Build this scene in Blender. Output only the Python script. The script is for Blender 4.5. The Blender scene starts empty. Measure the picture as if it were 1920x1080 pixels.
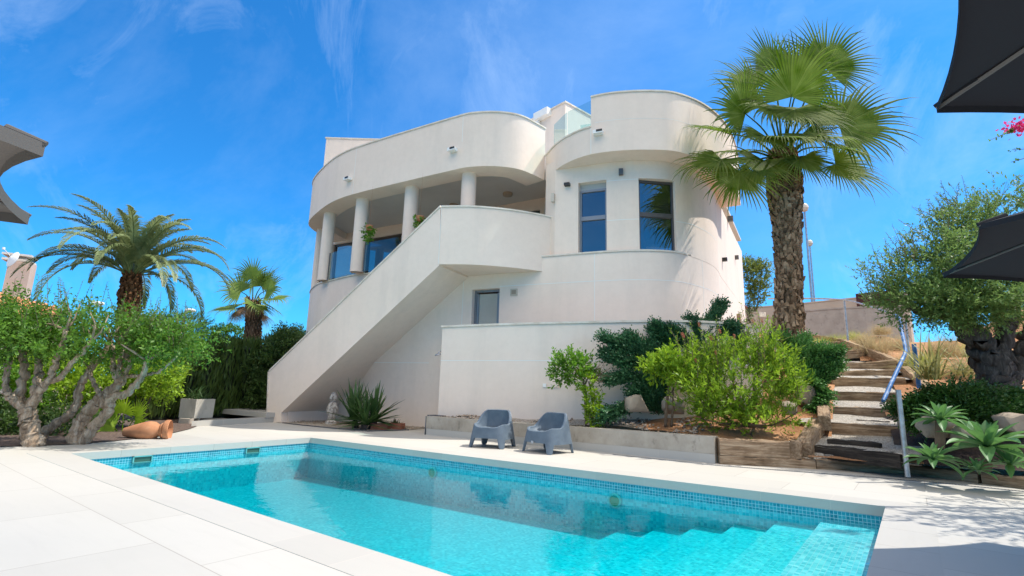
import bpy, math, random
import numpy as np
from mathutils import Vector, Matrix
C = bpy.context.scene.collection
CROT, CSCL, CLOC = (.2, -.7, .2), (2.5, 1.5, 1.15), (.3, .1, 5.7)
# ------------------------------------------------------------------ camera, sky, sun, exposure
F, TH, RO, H = 975.68, 0.1939, 0.0289, 1.16           # focal in 1920-wide pixels, tilt, roll, eye height
_up0 = np.array([0, -math.sin(TH), math.cos(TH)]); _r0 = np.array([1., 0, 0])
CW = np.array([0, math.cos(TH), math.sin(TH)])
CR = math.cos(RO)*_r0 + math.sin(RO)*_up0
CU = -math.sin(RO)*_r0 + math.cos(RO)*_up0
cd = bpy.data.cameras.new('camera'); cam = bpy.data.objects.new('camera', cd); C.objects.link(cam)
cam.matrix_world = Matrix(((CR[0], CU[0], -CW[0], 0), (CR[1], CU[1], -CW[1], 0), (CR[2], CU[2], -CW[2], H), (0, 0, 0, 1)))
cd.sensor_width = 36; cd.lens = 36*F/1920; cd.clip_start = .05; cd.clip_end = 2000
bpy.context.scene.camera = cam
SUN_AZ, SUN_EL = math.radians(6), math.radians(59)     # azimuth from +X towards +Y
sd = Vector((math.cos(SUN_AZ)*math.cos(SUN_EL), math.sin(SUN_AZ)*math.cos(SUN_EL), math.sin(SUN_EL)))
sl = bpy.data.lights.new('sun', 'SUN'); sl.energy = 3.3; sl.angle = math.radians(.53); sl.color = (1, .94, .84)
so = bpy.data.objects.new('sun', sl); C.objects.link(so); so.rotation_euler = sd.to_track_quat('Z', 'Y').to_euler()
w = bpy.data.worlds.new('World'); bpy.context.scene.world = w; w.use_nodes = True
nt = w.node_tree; nt.nodes.clear(); N = nt.nodes.new; Lk = nt.links.new
sky = N('ShaderNodeTexSky'); sky.sky_type = 'NISHITA'; sky.sun_disc = False
sky.sun_elevation = SUN_EL; sky.sun_rotation = math.pi/2 - SUN_AZ; sky.dust_density = .4; sky.ozone_density = 2.0; sky.air_density = 1.0
hs = N('ShaderNodeMix'); hs.data_type = 'RGBA'; hs.blend_type = 'MULTIPLY'; hs.inputs['Factor'].default_value = 1; hs.inputs['B'].default_value = (.17, .84, 1.38, 1)
Lk(sky.outputs[0], hs.inputs['A'])
tc = N('ShaderNodeTexCoord')
def cloud_layer(rot, scl, loc, noise_scale, lo, hi, top, dist=.7):
    mp = N('ShaderNodeMapping'); mp.inputs['Rotation'].default_value = rot; mp.inputs['Scale'].default_value = scl; mp.inputs['Location'].default_value = loc
    Lk(tc.outputs['Generated'], mp.inputs['Vector'])
    n1 = N('ShaderNodeTexNoise'); n1.inputs['Scale'].default_value = noise_scale; n1.inputs['Detail'].default_value = 8; n1.inputs['Roughness'].default_value = .66; n1.inputs['Distortion'].default_value = dist
    Lk(mp.outputs[0], n1.inputs['Vector'])
    rp = N('ShaderNodeValToRGB'); e = rp.color_ramp.elements; e[0].position = lo; e[1].position = hi; e[0].color = (0, 0, 0, 1); e[1].color = (top, top, top, 1)
    Lk(n1.outputs['Fac'], rp.inputs[0]); return rp.outputs[0]
cl1 = cloud_layer(CROT, CSCL, CLOC, 1.8, .51, .82, .34, 1.1)
cl2 = cloud_layer((0, 0, 0), (1, 1, 1.6), (3.1, 1.7, .4), 1.1, .43, .76, .22, .3)
rp = N('ShaderNodeMix'); rp.data_type = 'RGBA'; rp.blend_type = 'SCREEN'; rp.inputs['Factor'].default_value = 1; Lk(cl1, rp.inputs['A']); Lk(cl2, rp.inputs['B'])
mx = N('ShaderNodeMix'); mx.data_type = 'RGBA'; mx.inputs['B'].default_value = (5.2, 6.6, 8.6, 1)
Lk(rp.outputs['Result'], mx.inputs['Factor']); Lk(hs.outputs['Result'], mx.inputs['A'])
# unseen bright broken cloud, added high behind the viewer to brighten the facade
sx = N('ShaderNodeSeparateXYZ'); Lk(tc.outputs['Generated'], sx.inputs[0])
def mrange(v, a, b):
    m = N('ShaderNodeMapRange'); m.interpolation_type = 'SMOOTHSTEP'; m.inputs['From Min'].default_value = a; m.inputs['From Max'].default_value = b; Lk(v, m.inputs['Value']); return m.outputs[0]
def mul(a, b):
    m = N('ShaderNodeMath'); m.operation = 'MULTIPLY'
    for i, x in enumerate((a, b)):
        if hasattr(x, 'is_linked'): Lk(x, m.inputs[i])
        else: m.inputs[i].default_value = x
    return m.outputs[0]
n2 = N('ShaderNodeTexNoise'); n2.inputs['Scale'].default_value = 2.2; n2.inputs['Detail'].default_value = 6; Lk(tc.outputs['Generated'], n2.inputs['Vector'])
fill_bank = mul(mul(mrange(sx.outputs['Y'], .02, -.35), mrange(sx.outputs['Z'], .42, .6)), mrange(n2.outputs['Fac'], .25, .55))
mx2 = N('ShaderNodeMix'); mx2.data_type = 'RGBA'; mx2.inputs['B'].default_value = (16.4, 14.5, 11.8, 1); Lk(fill_bank, mx2.inputs['Factor']); Lk(mx.outputs['Result'], mx2.inputs['A'])
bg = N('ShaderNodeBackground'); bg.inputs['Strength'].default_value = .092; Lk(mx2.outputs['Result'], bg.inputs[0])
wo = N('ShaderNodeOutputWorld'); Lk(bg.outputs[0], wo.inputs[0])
vs = bpy.context.scene.view_settings; vs.view_transform = 'Standard'; vs.look = 'None'; vs.gamma = 1; vs.use_curve_mapping = False; vs.exposure = .86
cy = bpy.context.scene.cycles; cy.max_bounces = 10; cy.diffuse_bounces = 4; cy.transparent_max_bounces = 24; cy.use_denoising = True

# ------------------------------------------------------------------ helpers
def ray(x, y): return (x-960)/F*CR - (y-540)/F*CU + CW
def G(x, y, z=0.):                                      # point of the pixel's ray at height z
    d = ray(x, y); t = (z-H)/d[2]; return np.array([d[0]*t, d[1]*t, z])
def V(x, y, Y):                                         # point of the pixel's ray at depth Y
    d = ray(x, y); t = Y/d[1]; return np.array([d[0]*t, d[1]*t, H+d[2]*t])
def on(x, y, P, v):                                     # point of the pixel's ray on the vertical plane through P along v
    d = ray(x, y); n = np.array([-v[1], v[0]]); t = (n@np.array(P[:2]))/(n@d[:2]); return np.array([d[0]*t, d[1]*t, H+d[2]*t])
D1 = np.array([-math.sin(.9172), math.cos(.9172)]); D2 = np.array([math.cos(.9172), math.sin(.9172)])
rng = np.random.default_rng(7); random.seed(7)
def nrm(a):
    a = np.asarray(a, float); return a/np.maximum(np.linalg.norm(a, axis=-1, keepdims=True), 1e-9)

def link(name, me, mats, parent=None, loc=(0, 0, 0), smooth=True, sharp=32):
    for m in (mats if isinstance(mats, (list, tuple)) else [mats]): me.materials.append(m)
    if smooth:
        me.polygons.foreach_set('use_smooth', np.ones(len(me.polygons), bool)); me.set_sharp_from_angle(angle=math.radians(sharp))
    me.update()
    o = bpy.data.objects.new(name, me); C.objects.link(o)
    if parent is not None:
        o.parent = parent
        p = parent; off = np.zeros(3)
        while p is not None: off += np.array(p.location); p = p.parent
        o.location = tuple(np.array(loc)-off)
    else: o.location = tuple(loc)
    return o

class MB:
    """collects shapes in world coordinates; build() links them as one mesh whose origin is loc"""
    def __init__(s): s.v = []; s.f = []; s.m = []
    def add(s, vs, fs, mi=0):
        b = len(s.v); s.v += [tuple(map(float, p)) for p in vs]
        for f in fs: s.f.append(tuple(b+i for i in f)); s.m.append(mi)
    def box(s, c, d, rz=0., mi=0, rot=None):
        c = np.array(c, float); d = np.array(d, float)/2
        R_ = np.array(rot) if rot is not None else np.array([[math.cos(rz), -math.sin(rz), 0], [math.sin(rz), math.cos(rz), 0], [0, 0, 1]])
        vs = [c+R_@(d*np.array(q)) for q in ((-1,-1,-1),(1,-1,-1),(1,1,-1),(-1,1,-1),(-1,-1,1),(1,-1,1),(1,1,1),(-1,1,1))]
        s.add(vs, [(3,2,1,0),(4,5,6,7),(0,1,5,4),(1,2,6,5),(2,3,7,6),(3,0,4,7)], mi)
    def rbox(s, a, b, wd, h, z0=None, mi=0):             # box along a->b (3D bottom line), width wd to both sides, height h
        a = np.array(a, float); b = np.array(b, float); t = nrm(b-a); n = nrm(np.cross((0, 0, 1), t))*wd/2; u = np.array([0, 0, h])
        s.add([a-n, b-n, b+n, a+n, a-n+u, b-n+u, b+n+u, a+n+u], [(3,2,1,0),(4,5,6,7),(0,1,5,4),(1,2,6,5),(2,3,7,6),(3,0,4,7)], mi)
    def prism(s, poly, z0, z1, mi=0, mtop=None):
        n = len(poly); ar = sum(poly[i][0]*poly[(i+1) % n][1]-poly[(i+1) % n][0]*poly[i][1] for i in range(n))
        if ar < 0: poly = poly[::-1]
        z0 = z0 if hasattr(z0, '__len__') else [z0]*n; z1 = z1 if hasattr(z1, '__len__') else [z1]*n
        vs = [(p[0], p[1], z) for p, z in zip(poly, z0)]+[(p[0], p[1], z) for p, z in zip(poly, z1)]
        s.add(vs, [tuple(range(n-1, -1, -1))], mi)
        b = len(s.v)-2*n
        s.f.append(tuple(b+n+i for i in range(n))); s.m.append(mi if mtop is None else mtop)
        for i in range(n): j = (i+1) % n; s.f.append((b+i, b+j, b+n+j, b+n+i)); s.m.append(mi)
    def solid(s, pts, off, mi=0):                        # 3D polygon extruded by the vector off
        n = len(pts); a = [np.array(p, float) for p in pts]; b = [p+np.array(off, float) for p in a]
        s.add(a+b, [tuple(range(n)), tuple(range(2*n-1, n-1, -1))]+[((i+1) % n, i, n+i, n+(i+1) % n) for i in range(n)], mi)
    def strip(s, pts, th, z0, z1, mi=0):                 # wall along a plan curve; th to the left of its direction
        p = np.array(pts, float)[:, :2]; q = offset(p, th); n = len(p)
        z0 = np.broadcast_to(z0, n); z1 = np.broadcast_to(z1, n)
        vs = [(p[i][0], p[i][1], z0[i]) for i in range(n)]+[(p[i][0], p[i][1], z1[i]) for i in range(n)]+[(q[i][0], q[i][1], z0[i]) for i in range(n)]+[(q[i][0], q[i][1], z1[i]) for i in range(n)]
        fs = []
        for i in range(n-1): fs += [(i, i+1, n+i+1, n+i), (2*n+i+1, 2*n+i, 3*n+i, 3*n+i+1), (n+i, n+i+1, 3*n+i+1, 3*n+i), (i+1, i, 2*n+i, 2*n+i+1)]
        fs += [(2*n, 0, n, 3*n), (n-1, 3*n-1, 4*n-1, 2*n-1)]
        s.add(vs, fs, mi)
    def tube(s, path, rad, n=8, mi=0, cap=True, sq=1., rough=0.):
        path = np.array(path, float); m = len(path); rad = np.broadcast_to(rad, m)
        t = nrm(np.gradient(path, axis=0)); ref = np.array([0, 0, 1.]) if abs(t[0][2]) < .9 else np.array([1., 0, 0])
        a = nrm(np.cross(ref, t[0])); vs = []
        for i in range(m):
            a = nrm(a-t[i]*(a@t[i])); b = np.cross(t[i], a)
            for k in range(n):
                th = 2*math.pi*k/n; q = 1 if not rough else 1+rough*(math.sin(3*th+.35*i+path[0][0]*3)+.7*math.sin(5*th-.5*i)+.9*math.sin(.9*i+2*th)+random.gauss(0, .55)); vs.append(path[i]+rad[i]*q*(math.cos(th)*a+sq*math.sin(th)*b))
        fs = [(i*n+k, i*n+(k+1) % n, (i+1)*n+(k+1) % n, (i+1)*n+k) for i in range(m-1) for k in range(n)]
        if cap: fs += [tuple(range(n-1, -1, -1)), tuple((m-1)*n+k for k in range(n))]
        s.add(vs, fs, mi)
    def lathe(s, prof, c, n=20, mi=0, axis=None):
        c = np.array(c, float); ax = nrm(axis if axis is not None else (0, 0, 1)); ref = np.array([1., 0, 0]) if abs(ax[2]) > .5 else np.array([0, 0, 1.])
        a = nrm(np.cross(ref, ax)); b = np.cross(ax, a); vs = []
        for r, z in prof:
            for k in range(n):
                th = 2*math.pi*k/n; vs.append(c+ax*z+r*(math.cos(th)*a+math.sin(th)*b))
        s.add(vs, [(i*n+k, i*n+(k+1) % n, (i+1)*n+(k+1) % n, (i+1)*n+k) for i in range(len(prof)-1) for k in range(n)], mi)
    def build(s, name, mats, parent=None, loc=None, smooth=True, sharp=32):
        me = bpy.data.meshes.new(name)
        if loc is None: loc = (0, 0, 0) if parent is None else tuple(world_loc(parent))
        l = np.array(loc, float)
        me.from_pydata([tuple(np.array(p)-l) for p in s.v], [], s.f)
        me.polygons.foreach_set('material_index', np.array(s.m, np.int32))
        return link(name, me, mats, parent, loc, smooth, sharp)
def world_loc(p):
    off = np.zeros(3)
    while p is not None: off += np.array(p.location); p = p.parent
    return off
def offset(p, d):
    p = np.array(p, float); e = nrm(p[1:]-p[:-1]); nn = np.stack([-e[:, 1], e[:, 0]], 1); out = []
    for i in range(len(p)):
        if i == 0: out.append(p[0]+nn[0]*d)
        elif i == len(p)-1: out.append(p[-1]+nn[-1]*d)
        else:
            m = nrm(nn[i-1]+nn[i]); out.append(p[i]+m*d/max(.35, float(m@nn[i])))
    return np.array(out)
def spline(pts, n=8):                                   # Catmull-Rom through points
    p = np.array(pts, float); p = np.vstack([2*p[0]-p[1], p, 2*p[-1]-p[-2]]); out = []
    for i in range(1, len(p)-2):
        for k in range(n):
            t = k/n; a, b, c, d = p[i-1], p[i], p[i+1], p[i+2]
            out.append(.5*((2*b)+(-a+c)*t+(2*a-5*b+4*c-d)*t*t+(-a+3*b-3*c+d)*t**3))
    out.append(p[-2]); return np.array(out)
def smooth2(p, it=2):
    p = np.array(p, float)
    for _ in range(it): q = p.copy(); q[1:-1] = .25*p[:-2]+.5*p[1:-1]+.25*p[2:]; p = q
    return p
def qmesh(name, Vv, K, mat, parent=None, loc=None, smooth=False):   # numpy quads (or tris): Vv (n,K,3)
    n = len(Vv); me = bpy.data.meshes.new(name)
    if loc is None: loc = (0, 0, 0) if parent is None else tuple(world_loc(parent))
    co = (Vv.reshape(-1, 3)-np.array(loc)).astype(np.float32)
    me.vertices.add(n*K); me.vertices.foreach_set('co', co.ravel())
    me.loops.add(n*K); me.loops.foreach_set('vertex_index', np.arange(n*K, dtype=np.int32))
    me.polygons.add(n); me.polygons.foreach_set('loop_start', np.arange(0, n*K, K, dtype=np.int32)); me.polygons.foreach_set('loop_total', np.full(n, K, np.int32))
    me.update(calc_edges=True)
    return link(name, me, mat, parent, loc, smooth)
def ribmesh(name, Vv, mat, parent=None, loc=None, smooth=True):     # ribbons: Vv (n, m, k, 3): n ribbons of m rows and k columns
    n, m, k, _ = Vv.shape; me = bpy.data.meshes.new(name)
    if loc is None: loc = (0, 0, 0) if parent is None else tuple(world_loc(parent))
    co = (Vv.reshape(-1, 3)-np.array(loc)).astype(np.float32)
    i = np.arange(n)[:, None, None]*m*k; r = np.arange(m-1)[None, :, None]*k; c = np.arange(k-1)[None, None, :]
    b = (i+r+c).reshape(-1); fs = np.stack([b, b+1, b+k+1, b+k], 1).astype(np.int32); q = len(fs)
    me.vertices.add(len(co)); me.vertices.foreach_set('co', co.ravel())
    me.loops.add(q*4); me.loops.foreach_set('vertex_index', fs.ravel())
    me.polygons.add(q); me.polygons.foreach_set('loop_start', np.arange(0, q*4, 4, dtype=np.int32)); me.polygons.foreach_set('loop_total', np.full(q, 4, np.int32))
    me.update(calc_edges=True)
    if smooth: me.polygons.foreach_set('use_smooth', np.ones(q, bool))
    return link(name, me, mat, parent, loc, False)
USED = {}
def tag(o, label=None, cat=None, group=None, kind=None):
    if label: o['label'] = label
    if cat: o['category'] = cat
    if group: o['group'] = group
    if kind: o['kind'] = kind
    return o
def thing(name, label, cat, loc=(0, 0, 0), group=None):
    o = bpy.data.objects.new(name, None); C.objects.link(o); o.location = tuple(map(float, loc)); o.empty_display_size = .2
    return tag(o, label, cat, group)

# ------------------------------------------------------------------ materials
def mat(name, col=(.5, .5, .5), rough=.6, metal=0., spec=.5):
    m = bpy.data.materials.new(name); m.use_nodes = True
    b = m.node_tree.nodes['Principled BSDF']; b.inputs['Base Color'].default_value = (*col, 1); b.inputs['Roughness'].default_value = rough
    b.inputs['Metallic'].default_value = metal; b.inputs['Specular IOR Level'].default_value = spec
    return m, m.node_tree, b
def ramp(t, fac, stops):
    r = t.nodes.new('ShaderNodeValToRGB'); e = r.color_ramp.elements
    while len(e) < len(stops): e.new(.5)
    for q, (p, c) in zip(e, stops): q.position = p; q.color = (*c, 1)
    t.links.new(fac, r.inputs[0]); return r.outputs[0]
def noise(t, scale, detail=4, rough=.55, vec=None, dist=0.):
    n = t.nodes.new('ShaderNodeTexNoise'); n.inputs['Scale'].default_value = scale; n.inputs['Detail'].default_value = detail; n.inputs['Roughness'].default_value = rough; n.inputs['Distortion'].default_value = dist
    if vec is None:
        vec = geo(t)
    t.links.new(vec, n.inputs['Vector']); return n.outputs['Fac']
def geo(t, scale=None, rot=None):
    g = t.nodes.new('ShaderNodeNewGeometry'); v = g.outputs['Position']
    if scale or rot:
        m = t.nodes.new('ShaderNodeMapping')
        if scale: m.inputs['Scale'].default_value = scale
        if rot: m.inputs['Rotation'].default_value = rot
        t.links.new(v, m.inputs['Vector']); v = m.outputs[0]
    return v
def mixc(t, fac, a, b, mode='MIX'):
    m = t.nodes.new('ShaderNodeMix'); m.data_type = 'RGBA'; m.blend_type = mode
    for s, x in (('Factor', fac), ('A', a), ('B', b)):
        if hasattr(x, 'is_linked'): t.links.new(x, m.inputs[s])
        elif s == 'Factor': m.inputs[s].default_value = x
        else: m.inputs[s].default_value = (*x, 1)
    return m.outputs['Result']
def bump(t, b, h, strength=.3, dist=.02):
    n = t.nodes.new('ShaderNodeBump'); n.inputs['Strength'].default_value = strength; n.inputs['Distance'].default_value = dist
    t.links.new(h, n.inputs['Height']); t.links.new(n.outputs[0], b.inputs['Normal'])
def noisy(name, stops, scale=3., rough=.8, bs=.25, bscale=40., bd=.01, det=6, vscale=None, spec=.3):
    m, t, b = mat(name, rough=rough, spec=spec); v = geo(t, vscale) if vscale else None
    t.links.new(ramp(t, noise(t, scale, det, .6, v), stops), b.inputs['Base Color'])
    if bs: bump(t, b, noise(t, bscale, 5, .6, v), bs, bd)
    return m
def leafmat(name, cols, rough=.5, trans=.35, tcol=None, spec=.35):
    m, t, b = mat(name, rough=rough, spec=spec)
    g = t.nodes.new('ShaderNodeNewGeometry')
    c0 = ramp(t, g.outputs['Random Per Island'], [(i/(len(cols)-1), c) for i, c in enumerate(cols)])
    n = noise(t, 2.2, 3, .5); c = mixc(t, .55, c0, ramp(t, n, [(.3, tuple(x*.55 for x in cols[0])), (.62, cols[-1])]))
    t.links.new(c, b.inputs['Base Color'])
    tr = t.nodes.new('ShaderNodeBsdfTranslucent')
    t.links.new(mixc(t, .5, c, tcol or tuple(min(1, x*1.6) for x in cols[-1])), tr.inputs[0])
    mm = t.nodes.new('ShaderNodeMixShader'); mm.inputs[0].default_value = trans
    t.links.new(b.outputs[0], mm.inputs[1]); t.links.new(tr.outputs[0], mm.inputs[2]); t.links.new(mm.outputs[0], t.nodes['Material Output'].inputs[0])
    return m
def stucco(name, a, bb, grime=.5):
    m, t, b = mat(name, rough=.9, spec=.2)
    c = ramp(t, noise(t, .55, 7, .65), [(.3, a), (.7, bb)])
    c = mixc(t, ramp(t, noise(t, 5.5, 6, .7), [(.42, (0, 0, 0)), (.75, (.35,)*3)]), c, tuple(x*.88 for x in a))
    st = noise(t, 1.0, 5, .6, geo(t, (1.5, 1.5, .16)))             # faint rain streaks
    c = mixc(t, ramp(t, st, [(.5, (0, 0, 0)), (.85, (grime*.6,)*3)]), c, (.46, .42, .37))
    t.links.new(c, b.inputs['Base Color']); bump(t, b, noise(t, 60, 6, .75), .4, .008); return m
M_STUCCO = stucco('stucco', (.795, .672, .577), (.85, .728, .632))
M_STUCCO2 = stucco('stucco_garden', (.78, .665, .572), (.835, .72, .628), .6)
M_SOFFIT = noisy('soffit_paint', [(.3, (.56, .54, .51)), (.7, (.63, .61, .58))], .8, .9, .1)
M_CAP = noisy('coping_stone', [(.3, (.60, .52, .43)), (.6, (.74, .68, .60)), (.8, (.78, .73, .66))], 3.5, .8, .15, 30)
M_JOINT = mat('joint_white', (.80, .78, .74), .8)[0]
M_FRAME = mat('anodised_frame', (.11, .10, .10), .4, .4)[0]
M_BRONZE = mat('bronze_frame', (.085, .068, .055), .45, .3)[0]
M_GREYALU = mat('grey_aluminium', (.24, .25, .27), .4, .5)[0]
M_SHUT = mat('shutter_grey', (.52, .51, .49), .6)[0]
M_WHITE = mat('white_plastic', (.82, .82, .80), .35)[0]
M_BLACK = mat('black_plastic', (.02, .02, .02), .4)[0]
M_DGREY = mat('dark_grey_plastic', (.09, .09, .1), .5)[0]
M_STEEL = noisy('galvanised_steel', [(.35, (.30, .31, .33)), (.65, (.48, .49, .51))], 9, .38, .0)
M_STEEL.node_tree.nodes['Principled BSDF'].inputs['Metallic'].default_value = .7
M_PEWTER = mat('dark_lamp', (.12, .12, .12), .4, .5)[0]
def front(t, nd):
    g = t.nodes.new('ShaderNodeNewGeometry'); s = t.nodes.new('ShaderNodeMath'); s.operation = 'SUBTRACT'; s.inputs[0].default_value = 1; t.links.new(g.outputs['Backfacing'], s.inputs[1])
    m = t.nodes.new('ShaderNodeMath'); m.operation = 'MULTIPLY'; t.links.new(nd.outputs[0], m.inputs[0]); t.links.new(s.outputs[0], m.inputs[1]); return m
def glassmat(name, tint, refl=.12, rough=.0, base=(.01, .02, .03), opaque=1.):
    m, t, b = mat(name, base, .05, 0, .5); b.inputs['IOR'].default_value = 1.5
    tr = t.nodes.new('ShaderNodeBsdfTransparent'); tr.inputs[0].default_value = (*tint, 1)
    gl = t.nodes.new('ShaderNodeBsdfGlossy'); gl.inputs['Roughness'].default_value = rough; gl.inputs[0].default_value = (1, 1, 1, 1)
    lw = t.nodes.new('ShaderNodeFresnel'); lw.inputs['IOR'].default_value = 1.5
    ad = t.nodes.new('ShaderNodeMath'); ad.operation = 'ADD'; ad.inputs[1].default_value = refl; ad.use_clamp = True; t.links.new(lw.outputs[0], ad.inputs[0]); ad = front(t, ad)
    mm = t.nodes.new('ShaderNodeMixShader'); t.links.new(ad.outputs[0], mm.inputs[0]); t.links.new(tr.outputs[0], mm.inputs[1]); t.links.new(gl.outputs[0], mm.inputs[2])
    t.links.new(mm.outputs[0], t.nodes['Material Output'].inputs[0]); return m
M_WINDOW = glassmat('window_glass', (.26, .33, .38), .17)
M_RAIL = glassmat('rail_glass', (.80, .91, .90), .03)
M_FROST = noisy('frosted_glass', [(.3, (.42, .42, .37)), (.7, (.48, .475, .425))], 2, .75, .0, spec=.15)
M_ROOMDARK = noisy('room_dark', [(.3, (.03, .035, .04)), (.7, (.06, .06, .065))], 1, .9, 0)  # near-black room walls: the dark of the interior is put into the colour
M_CONC = (lambda: None)
def concmat(name, a, b2, st):
    m, t, b = mat(name, rough=.9, spec=.2)
    c = ramp(t, noise(t, 2.2, 8, .65), [(.3, a), (.68, b2)])
    c = mixc(t, ramp(t, noise(t, 3.3, 6, .7, geo(t, (1.6, 1.6, 1.0))), [(.56, (0, 0, 0)), (.72, (.75,)*3)]), c, st)
    t.links.new(c, b.inputs['Base Color']); bump(t, b, noise(t, 45, 6, .7), .4, .008); return m
M_CONC = concmat('kerb_concrete', (.30, .265, .215), (.46, .42, .36), (.14, .125, .105))
M_CONC2 = concmat('wall_concrete', (.32, .30, .275), (.43, .405, .375), (.17, .165, .16))
M_STONEPLANT = concmat('planter_concrete', (.40, .37, .31), (.52, .49, .43), (.33, .30, .25))
def woodmat(name, cols, dark):
    m, t, b = mat(name, rough=.9, spec=.15)
    tcn = t.nodes.new('ShaderNodeTexCoord'); mpn = t.nodes.new('ShaderNodeMapping'); mpn.inputs['Scale'].default_value = (1.3, 14, 14)
    t.links.new(tcn.outputs['Object'], mpn.inputs['Vector'])
    gr = noise(t, 1.6, 8, .7, mpn.outputs[0], .6)
    c = ramp(t, gr, [(.28, dark), (.42, cols[0]), (.58, cols[1]), (.75, cols[2])])
    c = mixc(t, ramp(t, noise(t, 2.6, 5, .6), [(.48, (0, 0, 0)), (.72, (.7,)*3)]), c, tuple(x*.45 for x in cols[0]))
    t.links.new(c, b.inputs['Base Color']); bump(t, b, gr, .7, .02); return m
M_TIMBER = woodmat('weathered_sleeper', ((.22, .145, .09), (.39, .285, .19), (.52, .41, .30)), (.05, .035, .025))
M_TIMBER2 = woodmat('golden_sleeper', ((.22, .145, .085), (.40, .29, .185), (.52, .40, .27)), (.08, .05, .03))
M_TAR = woodmat('tarred_sleeper', ((.030, .025, .022), (.055, .045, .037), (.10, .085, .07)), (.012, .010, .009))
def gravelmat(name, cols, scale=60, bd=.02):
    m, t, b = mat(name, rough=.95, spec=.15)
    v = t.nodes.new('ShaderNodeTexVoronoi'); v.inputs['Scale'].default_value = scale; v.inputs['Randomness'].default_value = 1; t.links.new(geo(t), v.inputs['Vector'])
    sp = t.nodes.new('ShaderNodeSeparateColor'); t.links.new(v.outputs['Color'], sp.inputs[0])
    c = ramp(t, sp.outputs[0], [(i/(len(cols)-1), q) for i, q in enumerate(cols)])
    c = mixc(t, ramp(t, v.outputs['Distance'], [(.3, (0, 0, 0)), (.75, (.7,)*3)]), c, tuple(x*.35 for x in cols[0]))
    c = mixc(t, ramp(t, noise(t, 1.7, 5), [(.45, (0, 0, 0)), (.75, (.45,)*3)]), c, tuple(x*.6 for x in cols[1]))
    t.links.new(c, b.inputs['Base Color']); bump(t, b, v.outputs['Distance'], -.8, bd); return m
M_GRAVEL = gravelmat('pale_gravel', [(.26, .22, .18), (.42, .375, .32), (.55, .51, .46), (.33, .27, .215)], 38)
M_LAVA = gravelmat('brown_gravel', [(.10, .07, .055), (.17, .12, .10), (.24, .18, .15), (.13, .09, .075)], 36)
M_PATHG = gravelmat('path_gravel', [(.30, .265, .225), (.45, .41, .36), (.58, .55, .50), (.36, .31, .26)], 42)
def soilmat(name, a, b2, c3):
    m, t, b = mat(name, rough=.95, spec=.1)
    c = ramp(t, noise(t, 1.3, 9, .68), [(.3, a), (.52, b2), (.75, c3)])
    c = mixc(t, ramp(t, noise(t, 26, 4, .7), [(.5, (0, 0, 0)), (.7, (.6,)*3)]), c, tuple(x*.5 for x in a))
    t.links.new(c, b.inputs['Base Color']); bump(t, b, noise(t, 16, 8, .75), .7, .05); return m
M_SOIL = soilmat('orange_soil', (.24, .115, .055), (.42, .22, .115), (.52, .31, .18))
M_MULCH = soilmat('dark_mulch', (.035, .025, .022), (.065, .048, .042), (.12, .09, .075))
M_EARTH = soilmat('dry_earth', (.16, .12, .075), (.27, .21, .14), (.35, .28, .20))
M_TERRA = noisy('terracotta', [(.3, (.40, .165, .075)), (.6, (.52, .235, .115)), (.8, (.60, .34, .20))], 4, .8, .15, 30)
M_BRICK = noisy('clay_block', [(.3, (.27, .095, .055)), (.7, (.36, .145, .09))], 6, .85, .3, 40)
M_ROOFT = noisy('roof_tile', [(.3, (.40, .15, .065)), (.6, (.55, .25, .12)), (.8, (.60, .36, .22))], 5, .8, .2, 20)
M_PINKW = noisy('pink_render', [(.3, (.56, .40, .31)), (.7, (.63, .47, .38))], 1.2, .9, .1)
M_CREAMW = noisy('cream_render', [(.3, (.52, .44, .35)), (.7, (.60, .52, .43))], .8, .9, .15, 20)
M_MAROON = noisy('maroon_panel', [(.3, (.05, .018, .018)), (.7, (.085, .03, .028))], 2, .7, .0)
def barkmat(name, a, b2, c3, vs_=(9, 9, 2.2)):
    m, t, b = mat(name, rough=.95, spec=.1)
    v = geo(t, vs_); n = noise(t, 1.4, 8, .7, v, .8)
    c = ramp(t, n, [(.3, a), (.5, b2), (.72, c3)]); t.links.new(c, b.inputs['Base Color']); bump(t, b, n, .9, .05); return m
M_BARK = barkmat('olive_bark', (.13, .085, .055), (.36, .27, .19), (.62, .52, .41))
M_BARKD = barkmat('dark_olive_bark', (.03, .025, .023), (.085, .07, .06), (.20, .17, .15))
M_TWIG = noisy('twig', [(.3, (.09, .06, .04)), (.7, (.19, .135, .09))], 6, .9, .2)
def bootmat(name, cols):
    m, t, b = mat(name, rough=.95, spec=.1); g = t.nodes.new('ShaderNodeNewGeometry')
    c = ramp(t, g.outputs['Random Per Island'], [(i/(len(cols)-1), q) for i, q in enumerate(cols)])
    sx = t.nodes.new('ShaderNodeSeparateXYZ'); t.links.new(g.outputs['Position'], sx.inputs[0])
    c = mixc(t, .4, c, ramp(t, noise(t, 9, 6, .7), [(.35, tuple(x*.4 for x in cols[0])), (.7, cols[-1])]))
    t.links.new(c, b.inputs['Base Color']); bump(t, b, noise(t, 30, 5, .7), .5, .01); return m
M_BOOT = bootmat('palm_boot', [(.055, .028, .015), (.17, .10, .056), (.31, .20, .12), (.50, .37, .25)])
M_BOOTT = bootmat('palm_boot_top', [(.09, .035, .018), (.19, .085, .04), (.30, .17, .09), (.38, .26, .16)])
M_BOOTR = bootmat('palm_boot_red', [(.08, .034, .016), (.16, .07, .033), (.24, .115, .055)])
M_BOOTL = bootmat('palm_boot_far', [(.11, .06, .035), (.20, .12, .07), (.30, .20, .13)])
M_TURQ = None
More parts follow.
